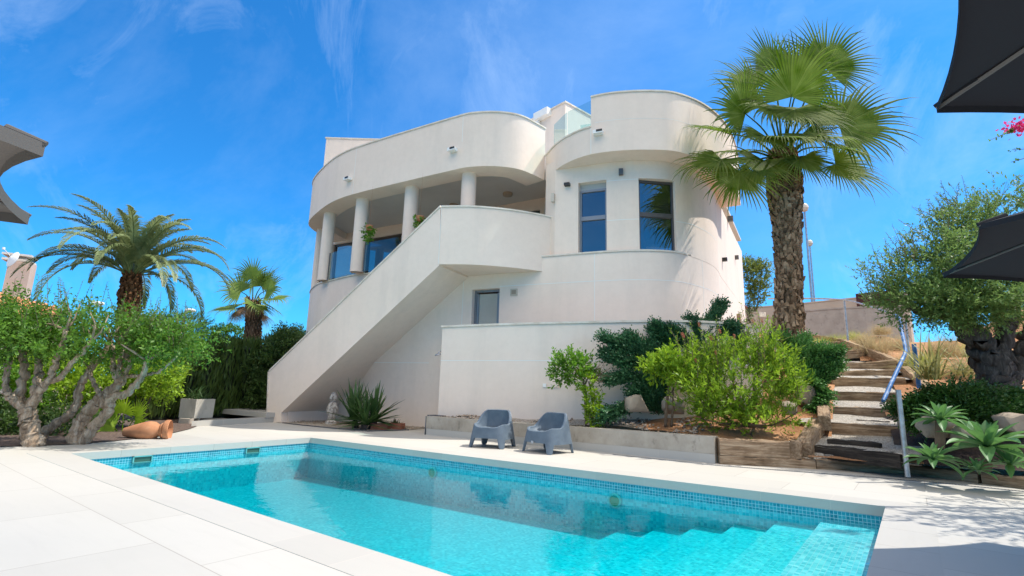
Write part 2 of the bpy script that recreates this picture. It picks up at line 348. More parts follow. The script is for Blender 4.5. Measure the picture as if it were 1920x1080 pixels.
def deckmat(name, ang, tw, th, off, base, joint):
    m, t, b = mat(name, rough=.55, spec=.25)
    v = t.nodes.new('ShaderNodeMapping'); v.vector_type = 'POINT'; v.inputs['Rotation'].default_value = (0, 0, ang); v.inputs['Location'].default_value = (off[0], off[1], 0)
    t.links.new(geo(t), v.inputs['Vector'])
    br = t.nodes.new('ShaderNodeTexBrick'); t.links.new(v.outputs[0], br.inputs['Vector'])
    br.inputs['Scale'].default_value = 1; br.inputs['Brick Width'].default_value = tw; br.inputs['Row Height'].default_value = th
    br.inputs['Mortar Size'].default_value = .0035; br.inputs['Mortar Smooth'].default_value = .2; br.inputs['Bias'].default_value = 0; br.offset = .5
    br.inputs['Color1'].default_value = (*[x*.91 for x in base], 1); br.inputs['Color2'].default_value = (*[min(1, x*1.03) for x in base], 1); br.inputs['Mortar'].default_value = (*joint, 1)
    c = mixc(t, .5, br.outputs['Color'], ramp(t, noise(t, 1.1, 7, .65, geo(t, (1, 1, 1)), .5), [(.3, tuple(x*.94 for x in base)), (.7, base)]), 'MIX')
    # brushed veins along the tile
    vv = t.nodes.new('ShaderNodeMapping'); vv.inputs['Scale'].default_value = (1.2, 9, 1); t.links.new(v.outputs[0], vv.inputs['Vector'])
    c = mixc(t, ramp(t, noise(t, 1.2, 6, .7, vv.outputs[0]), [(.5, (0, 0, 0)), (.8, (.35,)*3)]), c, tuple(x*.84 for x in base))
    c2 = mixc(t, br.outputs['Fac'], c, joint)
    t.links.new(c2, b.inputs['Base Color']); bump(t, b, br.outputs['Fac'], -.3, .004); return m
PANG = -math.atan2(D1[1], D1[0])                       # turns world xy so that x runs along the pool
DECKC = (.485, .465, .425)
M_DECK = deckmat('deck_tile', PANG, 1.5, .85, (0.75, .0), DECKC, (.30, .27, .235))
M_COPE = deckmat('coping_tile', PANG, .75, 40., (0.22, 20.), (.455, .437, .402), (.50, .46, .41))
def mosaic(name, cols, s=.026):
    m, t, b = mat(name, rough=.25, spec=.5)
    v = t.nodes.new('ShaderNodeMapping'); v.inputs['Rotation'].default_value = (0, 0, PANG); v.inputs['Scale'].default_value = (1/s,)*3; t.links.new(geo(t), v.inputs['Vector'])
    fl = t.nodes.new('ShaderNodeVectorMath'); fl.operation = 'FLOOR'; t.links.new(v.outputs[0], fl.inputs[0])
    wn = t.nodes.new('ShaderNodeTexWhiteNoise'); wn.noise_dimensions = '3D'; t.links.new(fl.outputs[0], wn.inputs['Vector'])
    c = ramp(t, wn.outputs['Value'], [(i/(len(cols)-1), q) for i, q in enumerate(cols)])
    fr = t.nodes.new('ShaderNodeVectorMath'); fr.operation = 'FRACTION'; t.links.new(v.outputs[0], fr.inputs[0])
    sx = t.nodes.new('ShaderNodeSeparateXYZ'); t.links.new(fr.outputs[0], sx.inputs[0])
    g = t.nodes.new('ShaderNodeNewGeometry'); sn = t.nodes.new('ShaderNodeSeparateXYZ')
    rv = t.nodes.new('ShaderNodeMapping'); rv.inputs['Rotation'].default_value = (0, 0, PANG); t.links.new(g.outputs['Normal'], rv.inputs['Vector']); t.links.new(rv.outputs[0], sn.inputs[0])
    mk = None
    for ax in 'XYZ':                                    # grout lines, except along the face's own normal
        d = t.nodes.new('ShaderNodeMath'); d.operation = 'LESS_THAN'; d.inputs[1].default_value = .11; t.links.new(sx.outputs[ax], d.inputs[0])
        ab = t.nodes.new('ShaderNodeMath'); ab.operation = 'ABSOLUTE'; t.links.new(sn.outputs[ax], ab.inputs[0])
        l2 = t.nodes.new('ShaderNodeMath'); l2.operation = 'LESS_THAN'; l2.inputs[1].default_value = .7; t.links.new(ab.outputs[0], l2.inputs[0])
        mu = t.nodes.new('ShaderNodeMath'); mu.operation = 'MULTIPLY'; t.links.new(d.outputs[0], mu.inputs[0]); t.links.new(l2.outputs[0], mu.inputs[1])
        if mk is None: mk = mu.outputs[0]
        else:
            a = t.nodes.new('ShaderNodeMath'); a.operation = 'MAXIMUM'; t.links.new(mk, a.inputs[0]); t.links.new(mu.outputs[0], a.inputs[1]); mk = a.outputs[0]
    t.links.new(mixc(t, mk, c, (.32, .60, .67)), b.inputs['Base Color']); return m
M_MOSAIC = mosaic('pool_mosaic', [(.05, .44, .52), (.09, .55, .63), (.20, .69, .76), (.07, .50, .59), (.32, .77, .82)], .04)
M_MOSAICD = mosaic('waterline_mosaic', [(.008, .19, .26), (.012, .25, .33), (.025, .33, .41), (.015, .28, .36)], .04)
def watermat():
    m = bpy.data.materials.new('pool_water'); m.use_nodes = True; t = m.node_tree; t.nodes.clear()
    tr = t.nodes.new('ShaderNodeBsdfTransparent'); tr.inputs[0].default_value = (.97, 1, 1, 1)
    gl = t.nodes.new('ShaderNodeBsdfGlossy'); gl.inputs['Roughness'].default_value = .015
    fr = t.nodes.new('ShaderNodeFresnel'); fr.inputs['IOR'].default_value = 1.33
    bp = t.nodes.new('ShaderNodeBump'); bp.inputs['Strength'].default_value = .16; bp.inputs['Distance'].default_value = .03
    a = noise(t, 2.4, 3, .55, geo(t, (1, 1, 1)), .8); b = noise(t, 9., 3, .5)
    ad = t.nodes.new('ShaderNodeMath'); ad.operation = 'MULTIPLY_ADD'; ad.inputs[1].default_value = .25; t.links.new(b, ad.inputs[0]); t.links.new(a, ad.inputs[2])
    t.links.new(ad.outputs[0], bp.inputs['Height']); t.links.new(bp.outputs[0], gl.inputs['Normal'])
    fr = front(t, fr); mm = t.nodes.new('ShaderNodeMixShader'); t.links.new(fr.outputs[0], mm.inputs[0]); t.links.new(tr.outputs[0], mm.inputs[1]); t.links.new(gl.outputs[0], mm.inputs[2])
    va = t.nodes.new('ShaderNodeVolumeAbsorption'); va.inputs['Color'].default_value = (.0, .945, .955, 1); va.inputs['Density'].default_value = 2.7
    o = t.nodes.new('ShaderNodeOutputMaterial'); t.links.new(mm.outputs[0], o.inputs['Surface']); t.links.new(va.outputs[0], o.inputs['Volume']); return m
M_WATER = watermat()
M_CHAIR = noisy('chair_plastic', [(.35, (.088, .118, .155)), (.65, (.118, .155, .195))], 6, .5, .25, 160, .003, spec=.4)
def fabric(name, col, tcol, tr=.2):
    m, t, b = mat(name, col, .9, 0, .1)
    bump(t, b, noise(t, 220, 2, .5), .3, .002)
    T = t.nodes.new('ShaderNodeBsdfTranslucent'); T.inputs[0].default_value = (*tcol, 1)
    mm = t.nodes.new('ShaderNodeMixShader'); mm.inputs[0].default_value = tr; t.links.new(b.outputs[0], mm.inputs[1]); t.links.new(T.outputs[0], mm.inputs[2]); t.links.new(mm.outputs[0], t.nodes['Material Output'].inputs[0]); return m
M_FABD = fabric('charcoal_fabric', (.028, .03, .036), (.02, .02, .025), .12)
M_FABL = fabric('taupe_fabric', (.125, .117, .11), (.28, .25, .22), .07)
M_PIPE = fabric('piping_dark', (.012, .012, .02), (.01, .01, .01), .05)
M_BLUE = noisy('blue_wrap', [(.42, (.025, .11, .30)), (.58, (.05, .17, .42)), (.70, (.5, .56, .62))], 7, .5, .3, 60)
# foliage
L_OLIVE = leafmat('grove_leaf', [(.028, .085, .010), (.062, .165, .016), (.14, .28, .028)])
L_OLIVE2 = leafmat('olive_leaf', [(.042, .095, .018), (.09, .18, .032), (.20, .30, .085)])
L_LIME = leafmat('lime_leaf', [(0.09, 0.2, 0.01), (0.19, 0.34, 0.014), (0.32, 0.47, 0.03)])
L_BACK = leafmat('back_leaf', [(0.035, 0.1, 0.01), (0.075, 0.19, 0.014), (0.14, 0.29, 0.022)])
L_HEDGE = leafmat('cypress_leaf', [(.030, .058, .012), (.060, .108, .018), (.105, .16, .03)], trans=.15)
L_DARKB = leafmat('dark_bush_leaf', [(0.025, 0.055, 0.014), (0.05, 0.1, 0.02), (0.085, 0.15, 0.03)], trans=.2)
L_JUN = leafmat('juniper_leaf', [(0.018, 0.075, 0.034), (0.034, 0.12, 0.05), (0.065, 0.18, 0.07)], trans=.15)
L_JUNL = leafmat('juniper_light_leaf', [(0.03, 0.11, 0.028), (0.06, 0.19, 0.042), (0.11, 0.27, 0.055)], trans=.2)
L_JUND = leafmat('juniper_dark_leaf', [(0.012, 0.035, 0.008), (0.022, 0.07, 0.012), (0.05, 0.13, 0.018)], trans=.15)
L_BOTT = leafmat('bottlebrush_leaf', [(.07, .18, .010), (.14, .28, .014), (.28, .41, .03)], trans=.4)
L_CITR = leafmat('citrus_leaf', [(0.035, 0.12, 0.012), (0.08, 0.21, 0.018), (0.17, 0.34, 0.025)])
L_DATE = leafmat('date_leaf', [(.095, .145, .045), (.17, .225, .075), (.30, .35, .17)], .45, .25)
L_FAN = leafmat('fan_leaf', [(.020, .052, .004), (.055, .120, .006), (.10, .185, .011), (.25, .29, .09)], .6, .5, (.20, .36, .015), .10)
L_FANF = leafmat('far_fan_leaf', [(0.075, 0.14, 0.02), (0.13, 0.22, 0.03), (0.22, 0.31, 0.05)], .45, .3)
L_DEAD = leafmat('dead_frond', [(.14, .08, .04), (.24, .15, .08), (.36, .24, .15)], .8, .2)
L_YUC = leafmat('yucca_leaf', [(.025, .065, .018), (.045, .105, .026), (.07, .14, .035)], .42, .15)
L_AGA = leafmat('agave_leaf', [(.05, .15, .055), (.085, .21, .075), (.13, .27, .095)], .42, .28, (.2, .42, .08))
L_GRASSD = leafmat('dry_grass', [(.30, .20, .09), (.44, .32, .15), (.52, .43, .24)], .7, .3)
L_GRASSG = leafmat('green_grass', [(0.2, 0.28, 0.03), (0.32, 0.39, 0.05), (0.46, 0.47, 0.11)], .6, .35)
L_STRIPE = leafmat('flax_leaf', [(.13, .17, .035), (.30, .31, .09), (.45, .42, .16)], .5, .25)
L_PINK = leafmat('pink_bract', [(.55, .01, .10), (.72, .02, .16), (.78, .06, .22)], .6, .4)
L_REDT = leafmat('brush_flower', [(.40, .10, .07), (.55, .20, .13)], .8, .2)
L_YELL = leafmat('yellow_leaf', [(.20, .24, .02), (.34, .36, .03), (.42, .42, .06)])

# ------------------------------------------------------------------ ground, deck, pool
PBL, PBR, PFL = G(582.3, 820.7)[:2], G(1660.3, 950)[:2], G(133, 850.6)[:2]
PNR = D1*.37 + D2*2.65
def PQ(s, t): return (PNR*(1-s)+PFL*s)*(1-t) + (PBR*(1-s)+PBL*s)*t        # s: right -> left end, t: near -> far side
def grow(d):
    q = [PNR, PBR, PBL, PFL]; c = []
    eu, ev = nrm(PBL-PBR), nrm(PBR-PNR)
    for p, a, b in zip(q, (-1, -1, 1, 1), (-1, 1, 1, -1)): c.append(p+eu*a*d+ev*b*d)
    return c
inn, rim, out = grow(0), grow(.42), [D1*-14-D2*9, D1*-14+D2*16, D1*22+D2*16, D1*22-D2*9]
def ring(mb, a, b, z, mi=(0, 0, 0, 0)):
    for i in range(4):
        j = (i+1) % 4; mb.add([(*a[i], z), (*b[i], z), (*b[j], z), (*a[j], z)], [(0, 1, 2, 3)], mi[i])
mb = MB(); ring(mb, rim, out, 0); deck = tag(mb.build('pool_deck', M_DECK, smooth=False), kind='structure')
mb = MB(); far = [np.array((-400., -60.)), np.array((400., -60.)), np.array((400., 900.)), np.array((-400., 900.))]
far = [far[1], far[2], far[3], far[0]]
ring(mb, out, far, -.03); tag(mb.build('ground', M_EARTH, smooth=False), kind='structure')
M_COPE2 = deckmat('coping_tile_short', PANG+math.pi/2, .75, 40., (0.1, 20.), (.455, .437, .402), (.30, .27, .235))
mb = MB(); ring(mb, inn, rim, .002, (1, 0, 1, 0))
for i in range(4):
    j = (i+1) % 4; mi = 1 if i in (0, 2) else 0
    mb.add([(*inn[i], .002), (*inn[j], .002), (*inn[j], -.11), (*inn[i], -.11)], [(0, 1, 2, 3)], mi)
    o_ = grow(.03); mb.add([(*inn[i], -.11), (*inn[j], -.11), (*o_[j], -.11), (*o_[i], -.11)], [(0, 1, 2, 3)], mi)
tag(mb.build('pool_coping', [M_COPE, M_COPE2], smooth=False), kind='structure')
mb = MB(); ZF_ = -.84; wl = grow(.015)
for i in range(4):
    j = (i+1) % 4
    mb.add([(*wl[i], -.108), (*wl[j], -.108), (*wl[j], -.225), (*wl[i], -.225)], [(0, 1, 2, 3)], 1)
    mb.add([(*wl[i], -.225), (*wl[j], -.225), (*wl[j], ZF_), (*wl[i], ZF_)], [(0, 1, 2, 3)], 0)
mb.add([(*p, ZF_) for p in wl], [(0, 1, 2, 3)], 0)
basin = tag(mb.build('pool_basin', [M_MOSAIC, M_MOSAICD], smooth=False), kind='structure')
prev = 0.
for i, (px, py) in enumerate(((1540, 976), (1455, 976), (1378, 975), (1305, 975), (1236, 974.5), (1170, 973.5))):
    P = on(px, py, PBR, PBL-PBR); s = float(np.linalg.norm(P[:2]-PBR)/np.linalg.norm(PBL-PBR)); z = -.245-.095*i
    mb = MB(); q = [PQ(prev, .001), PQ(prev, .999), PQ(s, .999), PQ(s, .001)]
    mb.prism(q, ZF_+.004, z); mb.build('pool_step', [M_MOSAIC], basin, smooth=False); prev = s+.0004
wt = grow(.028); mb = MB(); mb.prism(wt, -1.05, -.212)
tag(mb.build('water', M_WATER, smooth=False), kind='structure')
for px, py, lab in ((268, 855.5, 'plastic skimmer mouth in the short tiled pool wall, nearer the olive trees'), (474.5, 840.5, 'plastic skimmer mouth in the short tiled pool wall, nearer the house stairs')):
    P = on(px, py, PFL, PBL-PFL); e = nrm(PBL-PFL); n = np.array([e[1], -e[0]])
    t = thing('pool_skimmer', lab, 'skimmer', (*P[:2], -.17), 'skimmers in the pool wall')
    m1 = MB(); c = np.array([*(P[:2]+n*.006), -.17]); a3 = np.array([*e, 0]); n3 = np.array([*n, 0]); Rm = np.stack([a3, n3, np.array([0, 0, 1.])], 1)
    for q, d in (((0, 0, .05), (.30, .03, .018)), ((0, 0, -.05), (.30, .03, .018)), ((-.14, 0, 0), (.02, .03, .118)), ((.14, 0, 0), (.02, .03, .118))): m1.box(c+Rm@np.array(q), d, rot=Rm)
    m1.build('frame', mat('skimmer_frame', (.10, .36, .36), .4)[0], t, smooth=False)
    m2 = MB(); m2.box(c-n3*.008, (.26, .01, .085), rot=Rm); m2.build('flap', mat('skimmer_flap', (.03, .10, .075), .5)[0], t, smooth=False)
for px, py, lab in ((1153, 938.5, 'round green pool lamp low in the long pool wall below the timber steps'), (811, 886, 'round green pool lamp in the long pool wall left of the chairs')):
    P = on(px, py, PBR, PBL-PBR); e = nrm(PBL-PBR); n = np.array([-e[1], e[0]]);
    if n@(PNR-PBR) < 0: n = -n
    t = thing('pool_lamp', lab, 'pool lamp', P, 'lamps in the pool wall')
    m1 = MB(); m1.lathe([(.10, 0), (.10, .015), (.075, .025), (.075, .010)], P, 22, axis=(*n, 0)); m1.build('rim', mat('lamp_rim', (.18, .55, .50), .4)[0], t)
    m2 = MB(); m2.lathe([(.075, .012), (.04, .02), (0.001, .022)], P, 20, axis=(*n, 0)); m2.build('lens', mat('lamp_lens', (.03, .30, .16), .3)[0], t)

# ------------------------------------------------------------------ the villa
ZB, ZL, ZS, ZT = 0., 4.95, 7.63, 9.35                 # ground, first floor, soffit, roof parapet
villa = thing('white_villa', 'white rendered villa with curved roof parapets, round tower and outside stair', 'house', (-1.5, 17, 0))
fM = np.array([.9135, -.407]); PM = G(1018, 482, ZL)[:2]; nM = np.array([.407, .9135])   # main wall line, nM points into the house
Mat = lambda t: PM+fM*t
LEDGE = spline([G(x, y, ZL)[:2] for x, y in ((1018, 482), (1080, 477.2), (1150, 472.3), (1215, 470.6), (1275, 474))], 6)
LP = [PM, *smooth2(LEDGE, 3)[1:]]
RW0, RW1 = np.array([6.68, 16.3]), np.array([10.42, 22.9])
LP = np.array(LP); nL = len(LP); tail = spline([LP[-2], LP[-1], np.array([5.65, 14.62]), np.array([6.3, 15.55]), RW0], 5)[5:]
DL = [G(x, y, ZL)[:2] for x, y in ((581, 550.6), (593, 535), (613, 529), (657, 518), (690, 514))]
allp = smooth2(np.vstack([LP, tail[1:]]), 4); LP, tail = allp[:nL], allp[nL-1:]
DLs = smooth2(spline([DL[0]+np.array([-.15, 1.6]), *DL], 6), 2)
lower = np.vstack([DLs, [Mat(-5.7)], [Mat(-.001)], LP[1:], tail[1:]])
back = np.array([RW1, RW1+np.array([-8, 4.]), DLs[0]+np.array([.5, 5.])])
# joints: proud white lines on the render
def vjoint(mb, p, n, z0, z1, wd=.022, mi=1):
    t = np.array([-n[1], n[0]]); p = np.array(p)-n*.0025*0
    a = p-t*wd/2-n*.003; b = p+t*wd/2-n*.003
    mb.add([(*a, z0), (*b, z0), (*b, z1), (*a, z1)], [(0, 1, 2, 3)], mi)
def hjoint(mb, pts, z, wd=.022, mi=1, d=.003):
    p = offset(pts, -d)
    vs = [(*q, z-wd/2) for q in p]+[(*q, z+wd/2) for q in p]; n = len(p); mb.add(vs, [(i, i+1, n+i+1, n+i) for i in range(n-1)], mi)
def normal_at(pts, i):
    e = nrm(np.array(pts[min(i+1, len(pts)-1)])-np.array(pts[max(i-1, 0)])); return np.array([-e[1], e[0]])
# lower storey in pieces so that the door has a real opening
dA, dB = on(886, 543, PM, fM), on(937, 541, PM, fM); tA, tB = float((dA[:2]-PM)@fM), float((dB[:2]-PM)@fM); ZD = float(dA[2]); ZTER = 2.0
mb = MB()
w1 = np.vstack([DLs, [Mat(-5.7)], [Mat(tA)]]); w2 = np.vstack([[Mat(tB)], [Mat(-.001)], LP[1:], tail[1:], [RW1]])
mb.strip(w1, .3, -.2, ZL-.003); mb.strip(w2, .3, -.2, ZL-.003)
mb.strip([Mat(tA), Mat(tB)], .3, ZD, ZL-.003); mb.strip([Mat(tA), Mat(tB)], .3, -.2, ZTER)
mb.strip(np.array([RW1, RW1+np.array([-9, 5.]), DLs[0]+np.array([.8, 6.]), DLs[0]]), .3, -.2, ZL-.003)
zj = float(on(937, 537, PM, fM)[2])
hjoint(mb, [Mat(tB), Mat(-.001), *LP[1:], *tail[1:]], zj)
ii = 9; vjoint(mb, LP[ii], normal_at(LP, ii), ZTER, ZL-.01); kk = len(tail)//2; vjoint(mb, tail[4], normal_at(tail, 4), ZTER+.6, ZS); 
vjoint(mb, Mat(tA-.32), nM, ZTER, zj+1.2); hjoint(mb, [Mat(-7.4), Mat(tA-1.4)], float(on(740, 680, PM, fM)[2]))
mb.build('lower_wall', [M_STUCCO, M_JOINT], villa)
nlow = len(lower)-len(tail)+1; lo_ = offset(lower, -.03); lo_[nlow+1:] = offset(lower, .06)[nlow+1:]
mb = MB(); mb.prism([tuple(p) for p in np.vstack([lo_, back])], ZL-.0, ZL+.045); mb.build('floor_slab', M_CAP, villa, sharp=50)
# upper tower wall, set back from the ledge, with two tall windows
TWb = np.vstack([LP, tail[1:]]); _o = offset(TWb, 1.)-TWb; _k = np.clip((np.arange(len(TWb))-(nL-1))/2., 0, 1); TW = TWb+_o*(.12-.124*_k)[:, None]
def at_px(px):                                          # where the pixel column meets the tower wall
    d = ray(px, 430)[:2]
    for i in range(len(TW)-1):
        a, b = TW[i], TW[i+1]; den = d[0]*(b[1]-a[1])-d[1]*(b[0]-a[0])
        if abs(den) < 1e-9: continue
        t = (a[0]*(b[1]-a[1])-a[1]*(b[0]-a[0]))/den; u = (a[0]*d[1]-a[1]*d[0])/den
        if 0 <= u <= 1 and t > 0: return i+u
    return None
def sub(pts, a, b):
    P_ = lambda s: pts[int(min(s, len(pts)-1.0001))]*(1-(s-int(min(s, len(pts)-1.0001))))+pts[int(min(s, len(pts)-1.0001))+1]*(s-int(min(s, len(pts)-1.0001)))
    return np.array([P_(a)]+[pts[i] for i in range(int(a)+1, int(math.ceil(b))) if a < i < b]+[P_(b)])
s0, s1, s2, s3 = at_px(1084), at_px(1137.5), at_px(1199), at_px(1268)
WZ1 = float(V(1110, 344, sub(TW, s0, s1)[0][1])[2]); WZ2 = float(V(1233, 335.5, sub(TW, s2, s3)[0][1])[2])
sa = at_px(1040) or .2
mb = MB()
mb.strip(np.vstack([sub(TW, sa, s0)]), .3, ZL+.045, ZS+.3); mb.strip(sub(TW, s1, s2), .3, ZL+.045, ZS+.3)
mb.strip(np.vstack([sub(TW, s3, len(TW)-1.001), RW1-nrm(RW1-RW0)*.02]), .3, ZL+.045, ZS)
mb.strip(sub(TW, s0, s1), .3, WZ1, ZS+.3); mb.strip(sub(TW, s2, s3), .3, WZ2, ZS+.3)
hjoint(mb, sub(TW, s1, s2), ZL+.95); hjoint(mb, sub(TW, s1, s2), WZ2-.02)
mb.strip(np.vstack([sub(TW, nL+1.0, len(TW)-1.001), RW1-nrm(RW1-RW0)*.02]), .3, ZL-.0028, ZL+.0452)
hjoint(mb, sub(TW, s3, len(TW)-6), ZL+.95)
pA = sub(TW, sa, s0)[0]                                # wall running back from the tower's left end to the porch
mb.strip([pA+np.array([-.1, 3.4]), pA+np.array([-.25, .35]), pA], .25, ZL+.045, ZS+.3)
mb.build('tower_wall', [M_STUCCO, M_JOINT], villa)
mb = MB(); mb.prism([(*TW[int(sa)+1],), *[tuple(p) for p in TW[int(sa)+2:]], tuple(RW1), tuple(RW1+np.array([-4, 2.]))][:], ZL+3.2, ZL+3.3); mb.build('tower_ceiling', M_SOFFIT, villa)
def window(name, a, b, z0, z1, zt, back_=.14, shutter=0, frame=M_FRAME, fw=.065, lab=None, mull=()):
    a = np.array(a); b = np.array(b); e = nrm(b-a); n = np.array([-e[1], e[0]]); L = float(np.linalg.norm(b-a)); a = a+n*back_
    Rm = np.stack([[*e, 0], [*n, 0], [0, 0, 1.]], 1); P = lambda x, y, z: np.array([*(a+e*x+n*y), z])
    m = MB(); zz = z1-shutter
    for x, z, dx, dz in ((fw/2, (z0+zz)/2, fw, zz-z0), (L-fw/2, (z0+zz)/2, fw, zz-z0), (L/2, z0+fw/2, L-2*fw, fw), (L/2, zz-fw/2, L-2*fw, fw)): m.box(P(x, .04, z), (dx, .08, dz), rot=Rm)
    if zt: m.box(P(L/2, .035, zt), (L-2*fw, .09, .12), rot=Rm)
    for x in mull: m.box(P(L*x, .035, (z0+zz)/2), (.07, .09, zz-z0-2*fw), rot=Rm)
    o = m.build(name, frame, villa, smooth=False)
    if lab: o['label'] = lab
    g = MB(); g.box(P(L/2, .05, (z0+zz)/2), (L-2*fw, .008, zz-z0-2*fw), rot=Rm); g.build('pane', M_WINDOW, o, loc=world_loc(o), smooth=False)
    if shutter:
        s = MB(); k = 0; z = zz
        while z < z1-.001: s.box(P(L/2, .05+.004*(k % 2), z+.02), (L-.02, .03, .036), rot=Rm); z += .042; k += 1
        s.build('shutter', M_SHUT, o, loc=world_loc(o), smooth=False)
    return o
q1, q2 = sub(TW, s0, s1), sub(TW, s2, s3)
window('window', q1[0], q1[-1], ZL+.05, WZ1, float(V(1112, 409, q1[0][1])[2]), .15, .19, M_GREYALU, lab='tall tower window with a rolled shutter above it')
window('window', q2[0], q2[-1], ZL+.05, WZ2, float(V(1233, 400, q2[0][1])[2]), .10, 0, M_FRAME, lab='wider tower window without a shutter, mirroring the palm')
# interior of the tower: dark room with pale picture frame
mb = MB(); mb.strip(offset(sub(TW, .6, len(TW)-2), 2.3), .1, ZL+.05, ZS); mb.build('tower_room', M_ROOMDARK, villa)
for px, py in ((1226, 444), (1256, 446)):                # framed pictures seen through the wider window
    P = V(px, py, q2[0][1]+1.5); m = MB(); m.box(P, (.46, .04, .62), -.1); pf = m.build('picture_frame', mat('pale_frame', (.55, .55, .42), .6)[0], villa, smooth=False); m = MB(); m.box(P-(.003, .024, 0), (.34, .01, .48), -.1); m.build('picture', M_ROOMDARK, pf, loc=world_loc(pf), smooth=False)
# roof bands: porch band and tower band
P1 = [G(x, y, ZS)[:2] for x, y in ((577.6, 417), (602, 392), (630, 375), (669, 362), (760.6, 339.5), (852, 318), (876.7, 313.2), (905, 311.3), (940, 312), (975, 317.5), (1003, 329), (1021, 337.7))]
P1 = smooth2(spline([np.array([-8.2, 23.5]), np.array([-8.55, 21.6]), *P1], 6), 3)
P2 = [G(x, y, ZS)[:2] for x, y in ((1022, 338), (1049, 313), (1093, 293), (1138, 284.4), (1182, 281), (1227, 280.6), (1271, 284))]
pe = G(1389, 385, ZS)[:2]
P2 = smooth2(spline([*P2, np.array([5.35, 13.62]), np.array([6.35, 14.6]), np.array([7.15, 15.8]), pe], 6), 3)
def roof_band(name, pts, zt, beam=.75, step=None):
    m = MB(); p = np.array(pts); q = offset(p, beam); r = offset(p, .2)
    if step is not None: p, q, r = (np.insert(a, step, a[step], axis=0) for a in (p, q, r)); zt = np.array([zt[0]]*(step+1)+[zt[1]]*(len(p)-step-1))
    n = len(p); zt = np.broadcast_to(zt, n)
    vs = [(*p[i], ZS) for i in range(n)]+[(*p[i], zt[i]) for i in range(n)]+[(*r[i], zt[i]) for i in range(n)]+[(*r[i], ZS+.3) for i in range(n)]+[(*q[i], ZS+.3) for i in range(n)]+[(*q[i], ZS) for i in range(n)]
    fs = []
    for k in range(6):
        l = (k+1) % 6
        fs += [(k*n+i, k*n+i+1, l*n+i+1, l*n+i) for i in range(n-1)]
    fs += [(5*n, 4*n, 3*n, 2*n, n, 0), tuple(k*n+n-1 for k in range(6))]
    m.add(vs, fs); return m
def cap(pts, zt, mbx=None, wd=.26, ov=.03, h=.045):
    m = mbx or MB(); m.strip(offset(pts, -ov), wd, np.array(zt)+.0015, np.array(zt)+h); return m
m = roof_band('roof_band', P1, ZT)
i = int(len(P1)*.62)
for px in (859, 653):
    k = int(np.argmin([abs((p[0]*CR[0])/(p[1])*F-(px-960)) for p in P1])) ; 
    ks = [j for j in range(len(P1)) if P1[j][1] < 20]; k = min(ks, key=lambda j: abs(960+F*(P1[j][0])/(P1[j][1]*CW[1]+(ZS-H)*CW[2])-px))
    vjoint(m, P1[k], normal_at(P1, k), ZS+.02 if px == 653 else ZS+.85, ZT-.02)
m.build('porch_band', [M_STUCCO, M_JOINT], villa)
cap(P1, ZT).build('porch_band_cap', M_CAP, villa)
# tower band: a low left part that steps up
kst = min(range(len(P2)//2), key=lambda j: abs((lambda P: 960+F*(P@CR)/(P@CW))(np.array([*P2[j], ZS+1-H]))-1111))
m = roof_band('b', P2, (8.43, ZT), .75, kst)
vjoint(m, P2[kst], normal_at(P2, kst), ZS+.02, 8.42)
hjoint(m, P2[kst+1:], 8.55, .012)
m.build('tower_band', [M_STUCCO, M_JOINT], villa)
c_ = cap(P2[:kst+1], 8.43); c_ = cap(P2[kst:], ZT, c_); c_.build('tower_band_cap', M_CAP, villa)
# roof slab closing the bands, porch ceiling
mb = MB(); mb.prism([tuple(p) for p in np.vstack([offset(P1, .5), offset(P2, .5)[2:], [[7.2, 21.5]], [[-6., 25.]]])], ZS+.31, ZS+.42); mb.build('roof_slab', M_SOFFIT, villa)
m = MB(); m.strip([RW0*.25+RW1*.75+np.array([0, 0]), RW1], .25, ZS, ZS+.04); m.build('side_wall_cap', M_CAP, villa)
# porch: pillars, back wall with sliding doors, glass rails
PIL = [G(x, y, ZS)[:2] for x, y in ((603, 431), (619, 401), (680.5, 374.5), (773, 352.5), (880, 327.5))]
for p, r in zip(PIL, (.19, .225, .225, .225, .225)):
    m = MB(); m.lathe([(r, ZL+.04), (r, ZS)], (*p, 0), 28); m.build('pillar', M_STUCCO, villa)
bw = np.array([.857, -.515]); B0 = np.array([-4.35, 20.85]); bn = np.array([.515, .857])
ZW = float(V(757, 434, B0[1])[2])
tb = lambda px: float((on(px, 430, B0, bw)[:2]-B0)@bw)
t1, t2, t3, t4 = tb(627), tb(672), tb(688), tb(757)
Bp = lambda t: B0+bw*t
mb = MB(); mb.strip([Bp(t1-.5), Bp(t1)], .25, ZL+.05, ZS+.31); mb.strip([Bp(t2+.1), Bp(t3)], .25, ZL+.05, ZS+.31); mb.strip([Bp(t4), Bp(t4+.5)], .25, ZL+.05, ZS+.31)
t5 = tb(975); t6 = tb(1012)
mb.strip([Bp(t4+.5), Bp(t5)], .25, ZL+.05, ZS+.31); mb.strip([Bp(t6), Bp(t6+1.2)], .25, ZL+.05, ZS+.31)
mb.strip([Bp(t1), Bp(t2+.1)], .25, ZW, ZS+.31); mb.strip([Bp(t3), Bp(t4)], .25, ZW, ZS+.31); mb.strip([Bp(t5), Bp(t6)], .25, ZW, ZS+.31)
mb.strip([Bp(t1-.5)+bn*4, Bp(t1-.5)], .25, ZL+.05, ZS+.31)
mb.build('porch_wall', M_STUCCO, villa)
window('sliding_door', Bp(t1), Bp(t2+.1), ZL+.05, ZW, None, .1, 0, M_BRONZE, .09)
window('sliding_door', Bp(t3), Bp(t4), ZL+.05, ZW, None, .1, 0, M_BRONZE, .09)
window('sliding_door', Bp(t5), Bp(t6), ZL+.05, ZW, None, .1, 0, M_BRONZE, .09)
mb = MB(); mb.strip([Bp(t1-.4)+bn*2.2, Bp(t6+1)+bn*2.2], .1, ZL+.05, ZS+.31); mb.build('living_room', M_ROOMDARK, villa)
